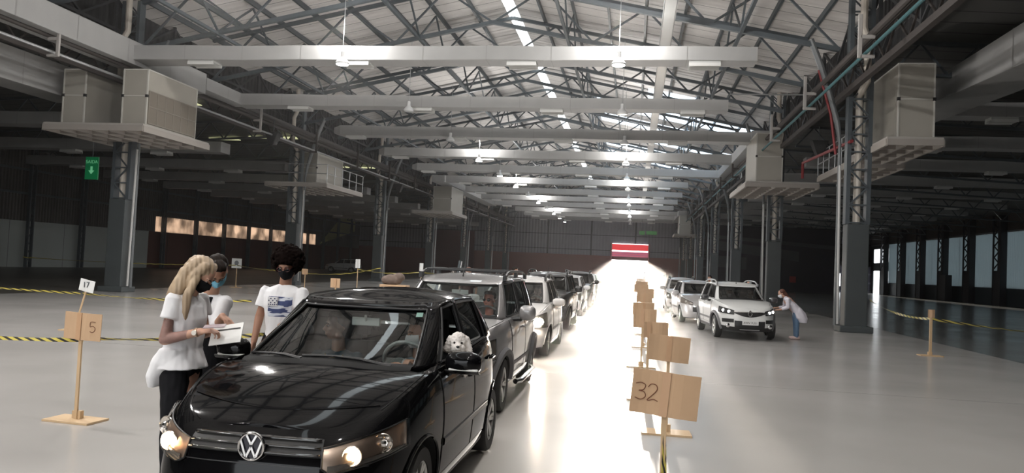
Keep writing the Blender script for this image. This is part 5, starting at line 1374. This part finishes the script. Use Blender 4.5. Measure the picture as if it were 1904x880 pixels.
for i in range(620):
    a = rnd.uniform(0, 2*pi); u = rnd.uniform(-.75, 1); st_ = sqrt(1-u*u); v = Vector((.142*st_*cos(a), .045+.13*st_*sin(a), .05+.135*u))
    if v.y < -.045 and v.z < .062 and abs(v.x) < .085: continue
    rr_ = rnd.uniform(.009, .018); v = v*rnd.uniform(.97, 1.06); cu.append(('e', F @ v, (rr_, rr_, rr_), None, 8))
blob('curly_hair', cu, noisy(mat('curly_hair', (.006, .0035, .003), .95, spec=.05), 40, .5), pc, .0055, 0)
face_mask(F, pc, mat('black_mask', (.012, .012, .014), .9, spec=.1))
gl = MB()
for sx in (-1, 1):
    gl.tube([F @ Vector((sx*.034+.026*cos(t), -.098, .008+.020*sin(t))) for t in [2*pi*k/18 for k in range(19)]], .0024, 6); gl.tube([F @ Vector((sx*.06, -.096, .012)), F @ Vector((sx*.082, .0, .014))], .0022, 6)
gl.tube([F @ Vector((-.009, -.1, .012)), F @ Vector((.009, -.1, .012))], .0022, 6)
gl.build('glasses', mat('glasses_dark_red', (.08, .015, .015), .3), pc, smooth=True)
tag(pc, 'person with big curly dark hair, glasses and black mask in a printed tee', 'person')
# ---- people inside cars
def sitter(cx, y, zt, yaw, nod, skin, shirt, hairm, maskm=None, arms=None, label='', longhair=False, hs=1.):
    """zt: height of the head centre"""
    r = empty('person', (cx, y, 0)); F = head_frame((0, -.03, zt), yaw, nod)
    arms = arms or [((.165, .02, zt-.25), (.25, -.12, zt-.46), (.15, -.34, zt-.35)), ((-.165, .02, zt-.25), (-.25, -.12, zt-.46), (-.15, -.34, zt-.35))]
    pr = head_prims(F, hs) + [('c', (0, -.0, zt-.08), (0, .02, zt-.2), .054, .06), torso(0, .02, zt-.24, .84, 0, 1, .2), ('e', (0, .02, zt-.58), (.15, .12, .11), None)]
    for s, e_, w2 in arms:
        d = Vector(w2)-Vector(e_); pr += limb([s, e_, w2], [.026, .045, .03]) + finger_prims(frame_along(w2, d, (0, 0, 1)), 1, .8)
    for sx in (-1, 1): pr += limb([(sx*.1, 0, zt-.62), (sx*.13, -.42, zt-.60), (sx*.13, -.60, zt-.92)], [.09, .065, .05])
    blob('body', pr, skin, r, .008, 2); eyes(F, r, hs)
    sh_ = [torso(0, .02, zt-.235, 1.03, 0, 1, .22)] + [x_ for s, e_, w2 in arms for x_ in sleeves(s, e_, .75, .056, .056)]
    blob('shirt', sh_, shirt, r, .009, 3, cloth(.006, 13))
    blob('trousers', [x for sx in (-1, 1) for x in limb([(sx*.1, 0, zt-.62), (sx*.13, -.42, zt-.60), (sx*.13, -.60, zt-.90)], [.105, .08, .06])], M_PANTS, r, .01, 2)
    hp = [('e', F @ Vector((0, .035, .052)), (.085, .095, .084), F.to_3x3()), ('e', F @ Vector((0, -.02, .105)), (.064, .06, .035), F.to_3x3())]
    if longhair: hp += [('e', F @ Vector((0, .09, .0)), (.07, .06, .10), F.to_3x3()), ('e', F @ Vector((0, .12, .02)), (.045, .045, .045), None)]
    blob('hair', hp, hairm, r, .008, 2, hair_disp(None, F, .003, 30))
    if maskm: face_mask(F, r, maskm)
    return tag(r, label, 'person')
NAVY = noisy(mat('navy_shirt', (.035, .075, .10), .85), 12, .2)
rp_ = sitter(-2.44, 6.22, 1.20, radians(-62), 0, SK2, NAVY, M_DKHAIR, None, [((.165, .02, .95), (.24, -.15, .76), (.12, -.33, .80)), ((-.165, .02, .95), (-.24, -.16, .82), (-.22, -.36, .90))], 'person in a navy shirt in the passenger seat of the black hatchback, turned to the side window', True)
rp_['label'] = 'person in a dark blue shirt on the passenger seat of the black hatchback'
nk = MB().tube([(.085*sin(t), -.045-.075*cos(t), .985-.035*cos(t)) for t in [-1.2+2.4*k/12 for k in range(13)]], .003, 5).build('necklace', mat('gold_chain', (.7, .5, .2), .3, metal=1), rp_)
sitter(-1.70, 6.12, 1.19, radians(-52), radians(8), SK3, mat('grey_blue_shirt', (.22, .27, .31), .85), M_DKHAIR, mat('white_mask', (.72, .73, .75), .8), [((.165, .02, .94), (.22, -.2, .78), (.10, -.42, .98)), ((-.165, .02, .94), (-.22, -.2, .78), (-.08, -.44, .96))], 'person with white face mask at the wheel of the black hatchback')
sitter(-1.96, 10.55, 1.28, radians(-15), 0, skin_mat('skin_reddish', (.50, .18, .13)), mat('grey_tee', (.35, .33, .35), .85), M_DKHAIR, None, None, 'person with sunglasses driving the silver wagon')
gl = MB(); F_ = head_frame((-1.96, 10.52, 1.28), radians(-15), 0)
for sx in (-1, 1): gl.add(*ellipsoid(F_ @ Vector((sx*.031, -.092, .008)), (.024, .008, .018), F_.to_3x3(), 14))
gl.tube([F_ @ Vector((-.075, -.06, .014)), F_ @ Vector((0, -.099, .016)), F_ @ Vector((.075, -.06, .014))], .003, 6)
sg_ = gl.build('sunglasses', M_BLACK, None, smooth=True); dr_ = [o for o in bpy.data.objects if o.get('label') == 'person with sunglasses driving the silver wagon'][0]; sg_.parent = dr_; sg_.matrix_parent_inverse = Matrix.Translation(dr_.location).inverted()
d1 = sitter(-2.05, 16.75, 1.22, 0, 0, SK2, mat('brown_shirt', (.12, .07, .05), .85), M_DKHAIR, None, None, 'person driving the white hatchback with glaring headlights')
d2 = sitter(2.9, 24.2, 1.22, radians(20), 0, SK2, mat('dark_top', (.1, .05, .05), .8), M_DKHAIR, mat('white_mask', (.72, .73, .75), .8), None, 'person in the seat behind the windshield of the head white car, image left side')
d2['label'] = 'person in dark top seated on the passenger side of the white car with roof rails'
d3 = sitter(3.55, 24.35, 1.24, radians(40), 0, SK3, mat('dark_top', (.1, .05, .05), .8), M_DKHAIR, None, None, 'person driving the white car with roof rails')
# ---- white dog looking out of the open window
dg_ = empty('dog', (-1.31, 5.86, 0)); M_FUR = noisy(mat('white_fur', (.74, .70, .66), .9), 30, .1)
F = head_frame((.0, -.05, 1.165), radians(12), radians(4))
def fd(p): return F @ Vector(p)
dp = [('e', fd((0, .0, .01)), (.068, .066, .066), None), ('e', fd((0, .0, .045)), (.055, .055, .04), None), ('c', fd((0, -.04, -.012)), fd((0, -.088, -.022)), .038, .024), ('e', fd((-.028, -.055, -.03)), (.03, .025, .03), None), ('e', fd((.028, -.055, -.03)), (.03, .025, .03), None),
      ('c', fd((-.06, .01, .03)), fd((-.083, .0, -.05)), .026, .03), ('c', fd((.06, .01, .03)), fd((.083, .0, -.05)), .026, .03), ('e', fd((0, .0, -.05)), (.055, .05, .05), None),
      ('c', (-.0, .02, 1.11), (-.04, .10, .93), .07, .10), ('c', (-.05, .12, .95), (-.12, .36, .84), .105, .10), ('c', (-.06, .0, .92), (-.06, -.02, .66), .04, .028), ('c', (.03-.04, .02, .92), (-.01, .0, .66), .04, .028), ('c', (-.06, .0, .66), (-.06, -.05, .63), .03, .026), ('c', (-.01, .0, .66), (-.01, -.05, .63), .03, .026),
      ('c', (-.14, .38, .82), (-.14, .30, .70), .07, .04), ('c', (-.14, .30, .70), (-.13, .38, .62), .035, .025), ('c', (-.20, .38, .82), (-.20, .30, .70), .06, .04), ('c', (-.20, .30, .70), (-.19, .38, .62), .035, .025), ('c', (-.15, .44, .88), (-.14, .50, 1.0), .035, .03)]
blob('body', dp, M_FUR, dg_, .006, 1, lambda co, n_: .006*noise.noise(co*60)+.005*noise.noise(co*120))
for sx in (-1, 1): MB().add(*ellipsoid(fd((sx*.027, -.062, .012)), (.0095, .0095, .0095), None, 12)).build('eye', mat('dog_eye', (.008, .005, .004), .1), dg_, smooth=True)
MB().add(*ellipsoid(fd((0, -.108, -.010)), (.014, .011, .010), None, 12)).build('nose', mat('dog_nose', (.01, .01, .01), .3), dg_, smooth=True)
MB().tube([fd((-.014, -.103, -.034)), fd((0, -.107, -.030)), fd((.014, -.103, -.034))], .0025, 6).build('mouth', mat('dog_nose', (.01, .01, .01), .3), dg_)
tag(dg_, 'small white fluffy dog looking out of the open front window of the black hatchback', 'dog')
# ---- person in a white coat leaning to the white car
pr_ = empty('person', (4.72, 23.5, 0)); F = head_frame((-.42, 0, 1.30), radians(-88), radians(25))
s1, e1, w1 = (-.27, -.18, 1.16), (-.28, -.22, .92), (-.50, -.16, .84); s2_, e2, w2 = (-.27, .18, 1.16), (-.30, .2, .92), (-.52, .14, .88)
prims = head_prims(F) + [('c', (-.36, 0, 1.24), (-.27, 0, 1.16), .052, .06), ('c', (-.25, 0, 1.12), (-.05, 0, .90), .12, .13), ('e', (0, 0, .84), (.14, .16, .12), None)]
prims += limb([s1, e1, w1], [.026, .042, .028]) + limb([s2_, e2, w2], [.026, .042, .028]) + finger_prims(frame_along(w1, (-1, 0, .1), (0, 0, 1)), 1, .6) + finger_prims(frame_along(w2, (-1, 0, .1), (0, 0, 1)), 1, .6) + legs_prims(0, 0, .02, 0, 0, .09, (0, 1), .46, .82)
blob('body', prims, SK1, pr_, .009, 2)
blob('white_coat', [loft([(.17, 0, .50, .13, .19), (.13, 0, .62, .19, .22), (.07, 0, .78, .185, .21), (-.04, 0, .92, .165, .19), (-.15, 0, 1.04, .145, .18), (-.25, 0, 1.13, .12, .175), (-.29, 0, 1.20, .085, .13), (-.31, 0, 1.235, .05, .06)]), *sleeves(s1, e1, 1., .062, .056), *sleeves(s2_, e2, 1., .062, .056), ('c', e1, tuple(Vector(e1).lerp(Vector(w1), .6)), .055, .045), ('c', e2, tuple(Vector(e2).lerp(Vector(w2), .6)), .055, .045)], noisy(mat('lab_coat', (.62, .60, .66), .85), 20, .05), pr_, .01, 3, cloth(.012, 9))
blob('jeans', legs_prims(0, 0, .02, 0, 0, .09, (0, 1), .46, .8, 1.15), noisy(mat('blue_jeans', (.10, .17, .27), .85), 30, .2), pr_, .01, 2); shoes(pr_, .02, 0, .09, (0, 1), (-1, 0), mat('pink_shoe', (.5, .38, .36), .6))
blob('hair', [('e', F @ Vector((0, .035, .05)), (.086, .1, .088), F.to_3x3()), ('c', F @ Vector((0, .08, -.02)), (-.25, 0, 1.22), .07, .05)], mat('auburn_hair', (.10, .035, .02), .6), pr_, .009, 2)
face_mask(F, pr_, mat('white_mask', (.72, .73, .75), .8))
tag(pr_, 'person in a white coat and jeans leaning to the window of the white car', 'person')
# ---- standing people farther away
def stander(x, y, yaw, top, legs_m, hairm, label, maskm=None, skin=SK2, h=1.0, vox=.014):
    r = empty('person', (x, y, 0), yaw); r.scale = (h, h, h); F = head_frame((0, -.02, 1.60), 0, radians(10))
    s1, e1, w1 = (.165, 0, 1.39), (.24, -.03, 1.15), (.20, -.18, .98); s2_, e2, w2 = (-.165, 0, 1.39), (-.24, -.02, 1.15), (-.22, -.08, .90)
    pr = head_prims(F) + [('c', (0, 0, 1.52), (0, 0, 1.42), .05, .06), torso(0, 0, 1.40, .85)] + limb([s1, e1, w1], [.026, .042, .028]) + limb([s2_, e2, w2], [.026, .042, .028]) + finger_prims(frame_along(w1, (-.1, -.6, -.7), (1, 0, 0)), 1.1, .4) + finger_prims(frame_along(w2, (0, -.2, -1), (1, 0, 0)), 1.1, .4) + legs_prims(0, 0, 0, 0, 0, .1, (1, 0), .5, .9)
    blob('body', pr, skin, r, .011, 1)
    blob('shirt', [torso(0, 0, 1.405, 1.03), *sleeves(s1, e1, .95, .058, .052), *sleeves(s2_, e2, .95, .058, .052)], top, r, vox, 2)
    blob('trousers', legs_prims(0, 0, 0, 0, 0, .1, (1, 0), .5, .95, 1.2) + [('e', (0, 0, .93), (.17, .13, .1), None)], legs_m, r, vox, 2); shoes(r, 0, 0, .1, (1, 0), (0, -1))
    blob('hair', [('e', F @ Vector((0, .035, .052)), (.085, .095, .084), F.to_3x3()), ('e', F @ Vector((0, -.02, .105)), (.064, .06, .035), F.to_3x3())], hairm, r, .012, 1)
    if maskm: face_mask(F, r, maskm)
    return tag(r, label, 'person')
WM = mat('white_mask', (.72, .73, .75), .8); GT = mat('grey_tee', (.35, .33, .35), .85)
stander(-3.95, 25.6, radians(80), GT, M_PANTS, M_DKHAIR, 'person with dark hair and white mask showing above the third car of the left queue', WM)
stander(-4.45, 20.6, radians(25), mat('dark_top', (.1, .05, .05), .8), M_PANTS, mat('auburn_hair', (.10, .035, .02), .6), 'person with reddish hair and mask showing above the roof rack of the silver wagon', WM, h=.97)
stander(4.0, 27.9, radians(10), M_PANTS, M_PANTS, M_DKHAIR, 'person standing behind the white car with roof rails', None, h=.95)
stander(3.15, 33.0, radians(-30), M_PANTS, M_PANTS, M_DKHAIR, 'person standing between the cars at the back of the right queue', None)
stander(3.2, 114, radians(60), mat('pale_blue_top', (.35, .40, .50), .8), M_PANTS, M_DKHAIR, 'person in a pale blue top walking right of the far doorway', None, h=1.02)
stander(4.6, 115, radians(0), M_PANTS, M_PANTS, M_DKHAIR, 'person in dark clothes standing farthest right of the far doorway', None)
stander(2.2, 112, radians(-80), mat('brown_shirt', (.12, .07, .05), .85), M_PANTS, M_DKHAIR, 'person in brown close to the right jamb of the far doorway', None)
stander(1.0, 70, radians(90), M_PANTS, M_PANTS, M_DKHAIR, 'dark silhouetted person standing beyond the farthest cardboard sign', None)
# ================================================================== SIGNS AND BARRIER TAPE
M_CARD = noisy(mat('cardboard', (.50, .335, .205), .85), 6, .08); M_WOOD = noisy(mat('pine_wood', (.52, .37, .22), .6), 5, .12, stretch=(6, 6, .8)); M_PEN = mat('pen_brown', (.16, .06, .03), .7)
M_PAPERW = mat('paper_white', (.72, .73, .72), .7)
def stroke_digits(s, w_, h_):
    G_ = {'5': [[(.9, 1), (.15, 1), (.12, .55), (.45, .62), (.85, .50), (.88, .22), (.55, .02), (.1, .08)]],
          '3': [[(.1, .92), (.5, 1), (.88, .86), (.72, .58), (.38, .52), (.80, .46), (.95, .2), (.6, 0), (.12, .08)]],
          '2': [[(.1, .78), (.3, .98), (.7, .96), (.82, .70), (.5, .35), (.12, .04), (.25, .0), (.6, .1), (.95, .02)]],
          '1': [[(.3, .8), (.55, 1), (.55, 0)]], '7': [[(.1, 1), (.9, 1), (.45, 0)]]}
    out = []; n = len(s)
    for i, ch in enumerate(s):
        for st in G_[ch]:
            q = [((i+x)*w_/n*1.0 - w_/2 + .0, z*h_) for x, z in st]
            fine = []
            for k in range(len(q)-1):
                p0, p1, p2, p3 = q[max(k-1, 0)], q[k], q[k+1], q[min(k+2, len(q)-1)]
                for t in (0, .25, .5, .75):
                    fine.append(tuple(.5*(2*p1[c]+(p2[c]-p0[c])*t+(2*p0[c]-5*p1[c]+4*p2[c]-p3[c])*t*t+(3*p1[c]-p0[c]-3*p2[c]+p3[c])*t**3) for c in (0, 1)))
            fine.append(q[-1]); out.append(fine)
    return out
def sign(x, y, zt, bw, bh, label, text='', tx=0, twd=.1, th=.1, lean=0., rz=0., base=True, board_m=M_CARD, bo=0., post_m=M_WOOD, psize=.035, tape=False, board_tilt=0., cat='sign', name='cardboard_sign', group=None, txt_m=M_PEN):
    r = empty(name, (x, y, 0), rz); r.rotation_euler.y = 0
    top = zt-.02
    pm = MB(); pm.bar((0, 0, .02), (lean*top, 0, top), psize, psize*.6, up=(0, 1, 0)); pm.build('post', post_m, r, bevel=.002)
    if base:
        MB().box(-.27, .27, -.15, .15, 0, .022).build('base_board', M_WOOD, r, bevel=.002)
        MB().box(-.05, .05, .0, .05, .022, .10).build('foot_block', M_WOOD, r, bevel=.002)
    bx = lean*(zt-bh/2)+bo
    bm = MB(); rows = []
    for i in range(9):
        u = i/8-.5; rows.append([(u*bw, -.025-.012*sin(u*7+x), v*bh) for v in (-.5, -.25, 0, .25, .5)])
    bm.grid(rows); b_ = bm.build('board', board_m, r, solid=.006, recalc=False); b_.location = (bx, 0, zt-bh/2); b_.rotation_euler.y = board_tilt
    if text:
        tm = MB()
        for st in stroke_digits(text, twd, th):
            tm.tube([(tx+p[0], -.031-.012*sin((tx+p[0])/bw*7+x), p[1]-th/2) for p in st], .0032 if post_m is M_WOOD else .006, 5)
        tm.build('handwriting', txt_m, b_)
    if bh > .2 and post_m is M_WOOD and board_m is M_CARD:
        MB().box(-bo-.027-lean*0, -bo+.027, -.044, -.040, -bh*.5, bh*.5).build('packing_tape', mat('tape_strip', (.50, .31, .18), .35), b_)
    return tag(r, label, cat, group)
sign(-5.55, 7.12, 1.10, .435, .275, 'cardboard sign reading 5 on a wooden stand left of the people', '5', .13, .065, .105, rz=radians(-4), bo=.03, board_tilt=radians(1.5))
s17 = sign(-11.55, 14.6, 1.08, .36, .25, 'white paper sign reading 17 on a leaning wooden stand', '', lean=.27, board_m=M_PAPERW, rz=radians(-4), board_tilt=radians(10))
t = text_mesh('17', .17, 'sign_text', mat('ink_black', (.04, .05, .06), .7), s17); t.rotation_euler = (pi/2, 0, 0); t.location = (.265, -.05, .97)
s_ = sign(-20.2, 37.0, 1.5, .55, .5, 'small white sign on a thin post by the left aisle tape', '', board_m=M_PAPERW)
MB().lathe([(0, -.003), (.11, -.003), (.12, 0)], o=(0, -.045, 1.27), axis='Y', n=20).build('round_mark', mat('mark_grey', (.2, .21, .22), .8), s_)
# row of stands between the two queues
rowp = [(.245, 5.40, 1.10, .455, .30, 'cardboard sign reading 32 at the front of the middle row', '32', -.125, .17, .115, -.0, radians(4.5)),
        (.42, 8.75, 1.08, .45, .285, 'blank cardboard sign second in the middle row, on the wide base', '', 0, .1, .1, .0, radians(4)),
        (.24, 10.95, 1.08, .34, .22, 'smaller cardboard sign third in the middle row, offset to the right', '', 0, .1, .1, .10, 0),
        (.20, 14.6, 1.08, .43, .35, 'cardboard sign fourth in the middle row, darker and squarer', '', 0, .1, .1, .04, 0),
        (.28, 18.4, 1.05, .50, .30, 'wide cardboard sign fifth in the middle row', '', 0, .1, .1, -.02, 0),
        (.33, 22.2, 1.12, .44, .22, 'cardboard sign sixth in the middle row', '', 0, .1, .1, .0, 0),
        (.42, 27.2, 1.18, .58, .32, 'cardboard sign seventh in the middle row', '', 0, .1, .1, .02, 0),
        (.40, 33.5, 1.22, .62, .35, 'cardboard sign eighth in the middle row', '', 0, .1, .1, -.05, 0),
        (.45, 41.0, 1.25, .65, .4, 'small far cardboard sign ninth in the middle row', '', 0, .1, .1, 0, 0),
        (.50, 50.0, 1.3, .6, .4, 'tiny last cardboard sign of the middle row', '', 0, .1, .1, 0, 0)]
for i, (x, y, zt, bw, bh, lab, tx_, to_, tw, th, bo, tl) in enumerate(rowp):
    s_ = sign(x, y, zt, bw, bh, lab, tx_, to_, tw, th, bo=bo, board_tilt=tl, rz=radians((-3, 2, 4, -2, 3, 0, -4, 2, 0, 0)[i]), group='cardboard signs between the car queues')
    if i == 0:
        bd = [c for c in s_.children if c.name.startswith('board')][0]
        m = MB()
        for k in range(6): m.box(.085, .125, -.032, -.029, .11-.04*k, .128-.04*k)
        m.build('faint_print', mat('faint_print', (.38, .27, .19), .8), bd)
def post_sign(x, y, h_, w_, label): return sign(x, y, h_, w_, w_*1.25, label, base=True, psize=.06)
post_sign(7.35, 20.6, 1.15, .16, 'small cardboard marker on a wooden stand by the right tape')
for x, y, lab in ((-10.6, 22.5, 'small cardboard marker on a thin post behind the black car roof, left one'), (-8.2, 20.5, 'squarish cardboard marker behind the black car roof'), (-14.9, 33.5, 'far wooden marker post beside the left tape')):
    sign(x, y, 1.2, .28, .26, lab, base=True)
sign(-12.2, 33, 1.75, .22, .4, 'white capped marker post left of the queue, near the barrier tape', board_m=M_PAPERW)
sign(-9.4, 33.5, 1.7, .18, .35, 'second white capped marker post near the barrier tape', board_m=M_PAPERW)
# striped barrier tape
M_TAPE = mat('barrier_tape', (.75, .60, .05), .4)
def tape_mat(m):
    N, L, b = nodes(m); tc = N.new('ShaderNodeTexCoord'); sp = N.new('ShaderNodeSeparateXYZ'); L.new(tc.outputs['UV'], sp.inputs[0])
    ad = N.new('ShaderNodeMath'); ad.operation = 'ADD'; L.new(sp.outputs[0], ad.inputs[0]); L.new(sp.outputs[1], ad.inputs[1])
    fr = N.new('ShaderNodeMath'); fr.operation = 'FRACT'; L.new(ad.outputs[0], fr.inputs[0]); lt = N.new('ShaderNodeMath'); lt.operation = 'LESS_THAN'; lt.inputs[1].default_value = .45; L.new(fr.outputs[0], lt.inputs[0])
    mx = N.new('ShaderNodeMix'); mx.data_type = 'RGBA'; mx.inputs[6].default_value = (.50, .42, .09, 1); mx.inputs[7].default_value = (.02, .02, .02, 1); L.new(lt.outputs[0], mx.inputs[0]); L.new(mx.outputs[2], b.inputs['Base Color'])
tape_mat(M_TAPE)
def tape(p, q, sag, label, w_=.045, twist=2.0, group='striped barrier tapes', per=.16):
    p, q = Vector(p), Vector(q); n = max(12, int((q-p).length*5)); n = min(n, 160); vs = []; fs = []; uv = []
    ln = (q-p).length
    for i in range(n+1):
        t = i/n; c = p.lerp(q, t); c.z -= sag*4*t*(1-t); d = (q-p).normalized(); side = d.cross(Vector((0, 0, 1))).normalized()
        a = sin(t*pi*twist)*1.0+.15; u = Vector((0, 0, 1))*cos(a)+side*sin(a)
        vs += [c-u*w_/2, c+u*w_/2]
        uv += [(t*ln/per, 0), (t*ln/per, .9)]
        if i: fs.append((2*i-2, 2*i, 2*i+1, 2*i-1))
    me = bpy.data.meshes.new('barrier_tape'); me.from_pydata([tuple(v) for v in vs], [], fs); ul = me.uv_layers.new()
    for lp in me.loops: ul.data[lp.index].uv = uv[lp.vertex_index]
    me.materials.append(M_TAPE); o = bpy.data.objects.new('barrier_tape', me); COL.objects.link(o)
    md = o.modifiers.new('s', 'SOLIDIFY'); md.thickness = .002
    return tag(o, label, 'barrier tape', group)
tape((-8.6, 7.6, .78), (-5.55, 7.15, .82), .05, 'yellow and black tape coming from the left edge to the sign reading 5', per=.15)
tape((-5.55, 7.1, .84), (-4.0, 7.9, .90), .03, 'yellow and black tape from the sign reading 5 to behind the blond person', per=.15)
tape((-4.0, 7.9, .90), (-3.55, 9.6, .95), .02, 'short yellow and black tape behind the printed tee', per=.15)
tape((-20.5, 16.2, .9), (-11.5, 14.65, .78), .05, 'yellow and black tape left of the sign reading 17', per=.3)
tape((-11.45, 14.65, .78), (-7.4, 14.2, .85), .05, 'yellow and black tape right of the sign reading 17', per=.3)
tape((-30, 34, 1.1), (-20.2, 37, 1.15), .1, 'far yellow tape crossing behind the first left column', .05, per=.5)
tape((-20.2, 37, 1.15), (-14.9, 33.5, 1.1), .1, 'far yellow tape right of the small white sign', .05, per=.5)
tape((-14.9, 33.5, 1.0), (-11.2, 33.2, 1.4), .15, 'far pale tape rising to the pole', .05, per=.5)
tape((-12.2, 33, 1.3), (-9.4, 33.5, 1.3), .12, 'pale tape between the two white capped posts', .05, per=.5)
tape((-9.4, 33.5, 1.3), (-5.2, 33.5, 1.35), .12, 'pale tape running on behind the silver wagon', .05, per=.5)
tape((XR+.42, Y0-.35, 1.15), (7.35, 20.6, .92), .15, 'yellow tape from the first right column to the small marker', .06, per=.4)
tape((7.35, 20.6, .92), (14.5, 20.2, .78), .18, 'yellow tape from the small marker to the right edge', .07, per=.4)
tape((.25, 5.40, .78), (.262, 5.37, .0), 0, 'striped tape hanging down the post of the sign reading 32', .05, .6, per=.12)
# pole leaning behind the queue, bundle on a marker
tag(MB().tube([(-6.1, 25.5, 0), (-5.8, 25.5, 1.85)], .06, 8).build('leaning_pole', M_STEEL, smooth=True), 'dark leaning pole behind the black car roof', 'pole')
bd = blob('cloth_bundle', [('e', (-7.0, 21.8, 1.20), (.32, .2, .16), None), ('e', (-6.8, 21.8, 1.28), (.2, .15, .13), None)], noisy(mat('grey_brown_cloth', (.16, .12, .10), .9), 6, .3), None, .02, 2, cloth(.03, 6)); 
MB().box(-7.3, -6.5, 21.6, 22.0, 0, 1.06).build('bundle_crate', M_CARD, None, bevel=.01)
tag(bd, 'grey brown cloth bundle seen just above the black car roof', 'bundle'); tag(bpy.data.objects['bundle_crate'], 'cardboard crate under the cloth bundle behind the black car', 'crate')

# ---- added haze volume that stands in for the glare veil round the doorway
HZ = bpy.data.materials.new('dusty_air'); HZ.use_nodes = True; hn_ = HZ.node_tree.nodes; hn_.remove(hn_['Principled BSDF'])
vs_ = hn_.new('ShaderNodeVolumeScatter'); vs_.inputs['Density'].default_value = .0011; vs_.inputs['Anisotropy'].default_value = .8; vs_.inputs[0].default_value = (1, .98, .96, 1)
HZ.node_tree.links.new(vs_.outputs[0], hn_['Material Output'].inputs['Volume'])
hz = MB().box(-21.5, 8.4, 6, YF-.3, .02, 11.9).build('dusty_air', HZ); tag(hz, 'thin dusty air in the central bay catching the light of the doorway', 'haze', kind='stuff')
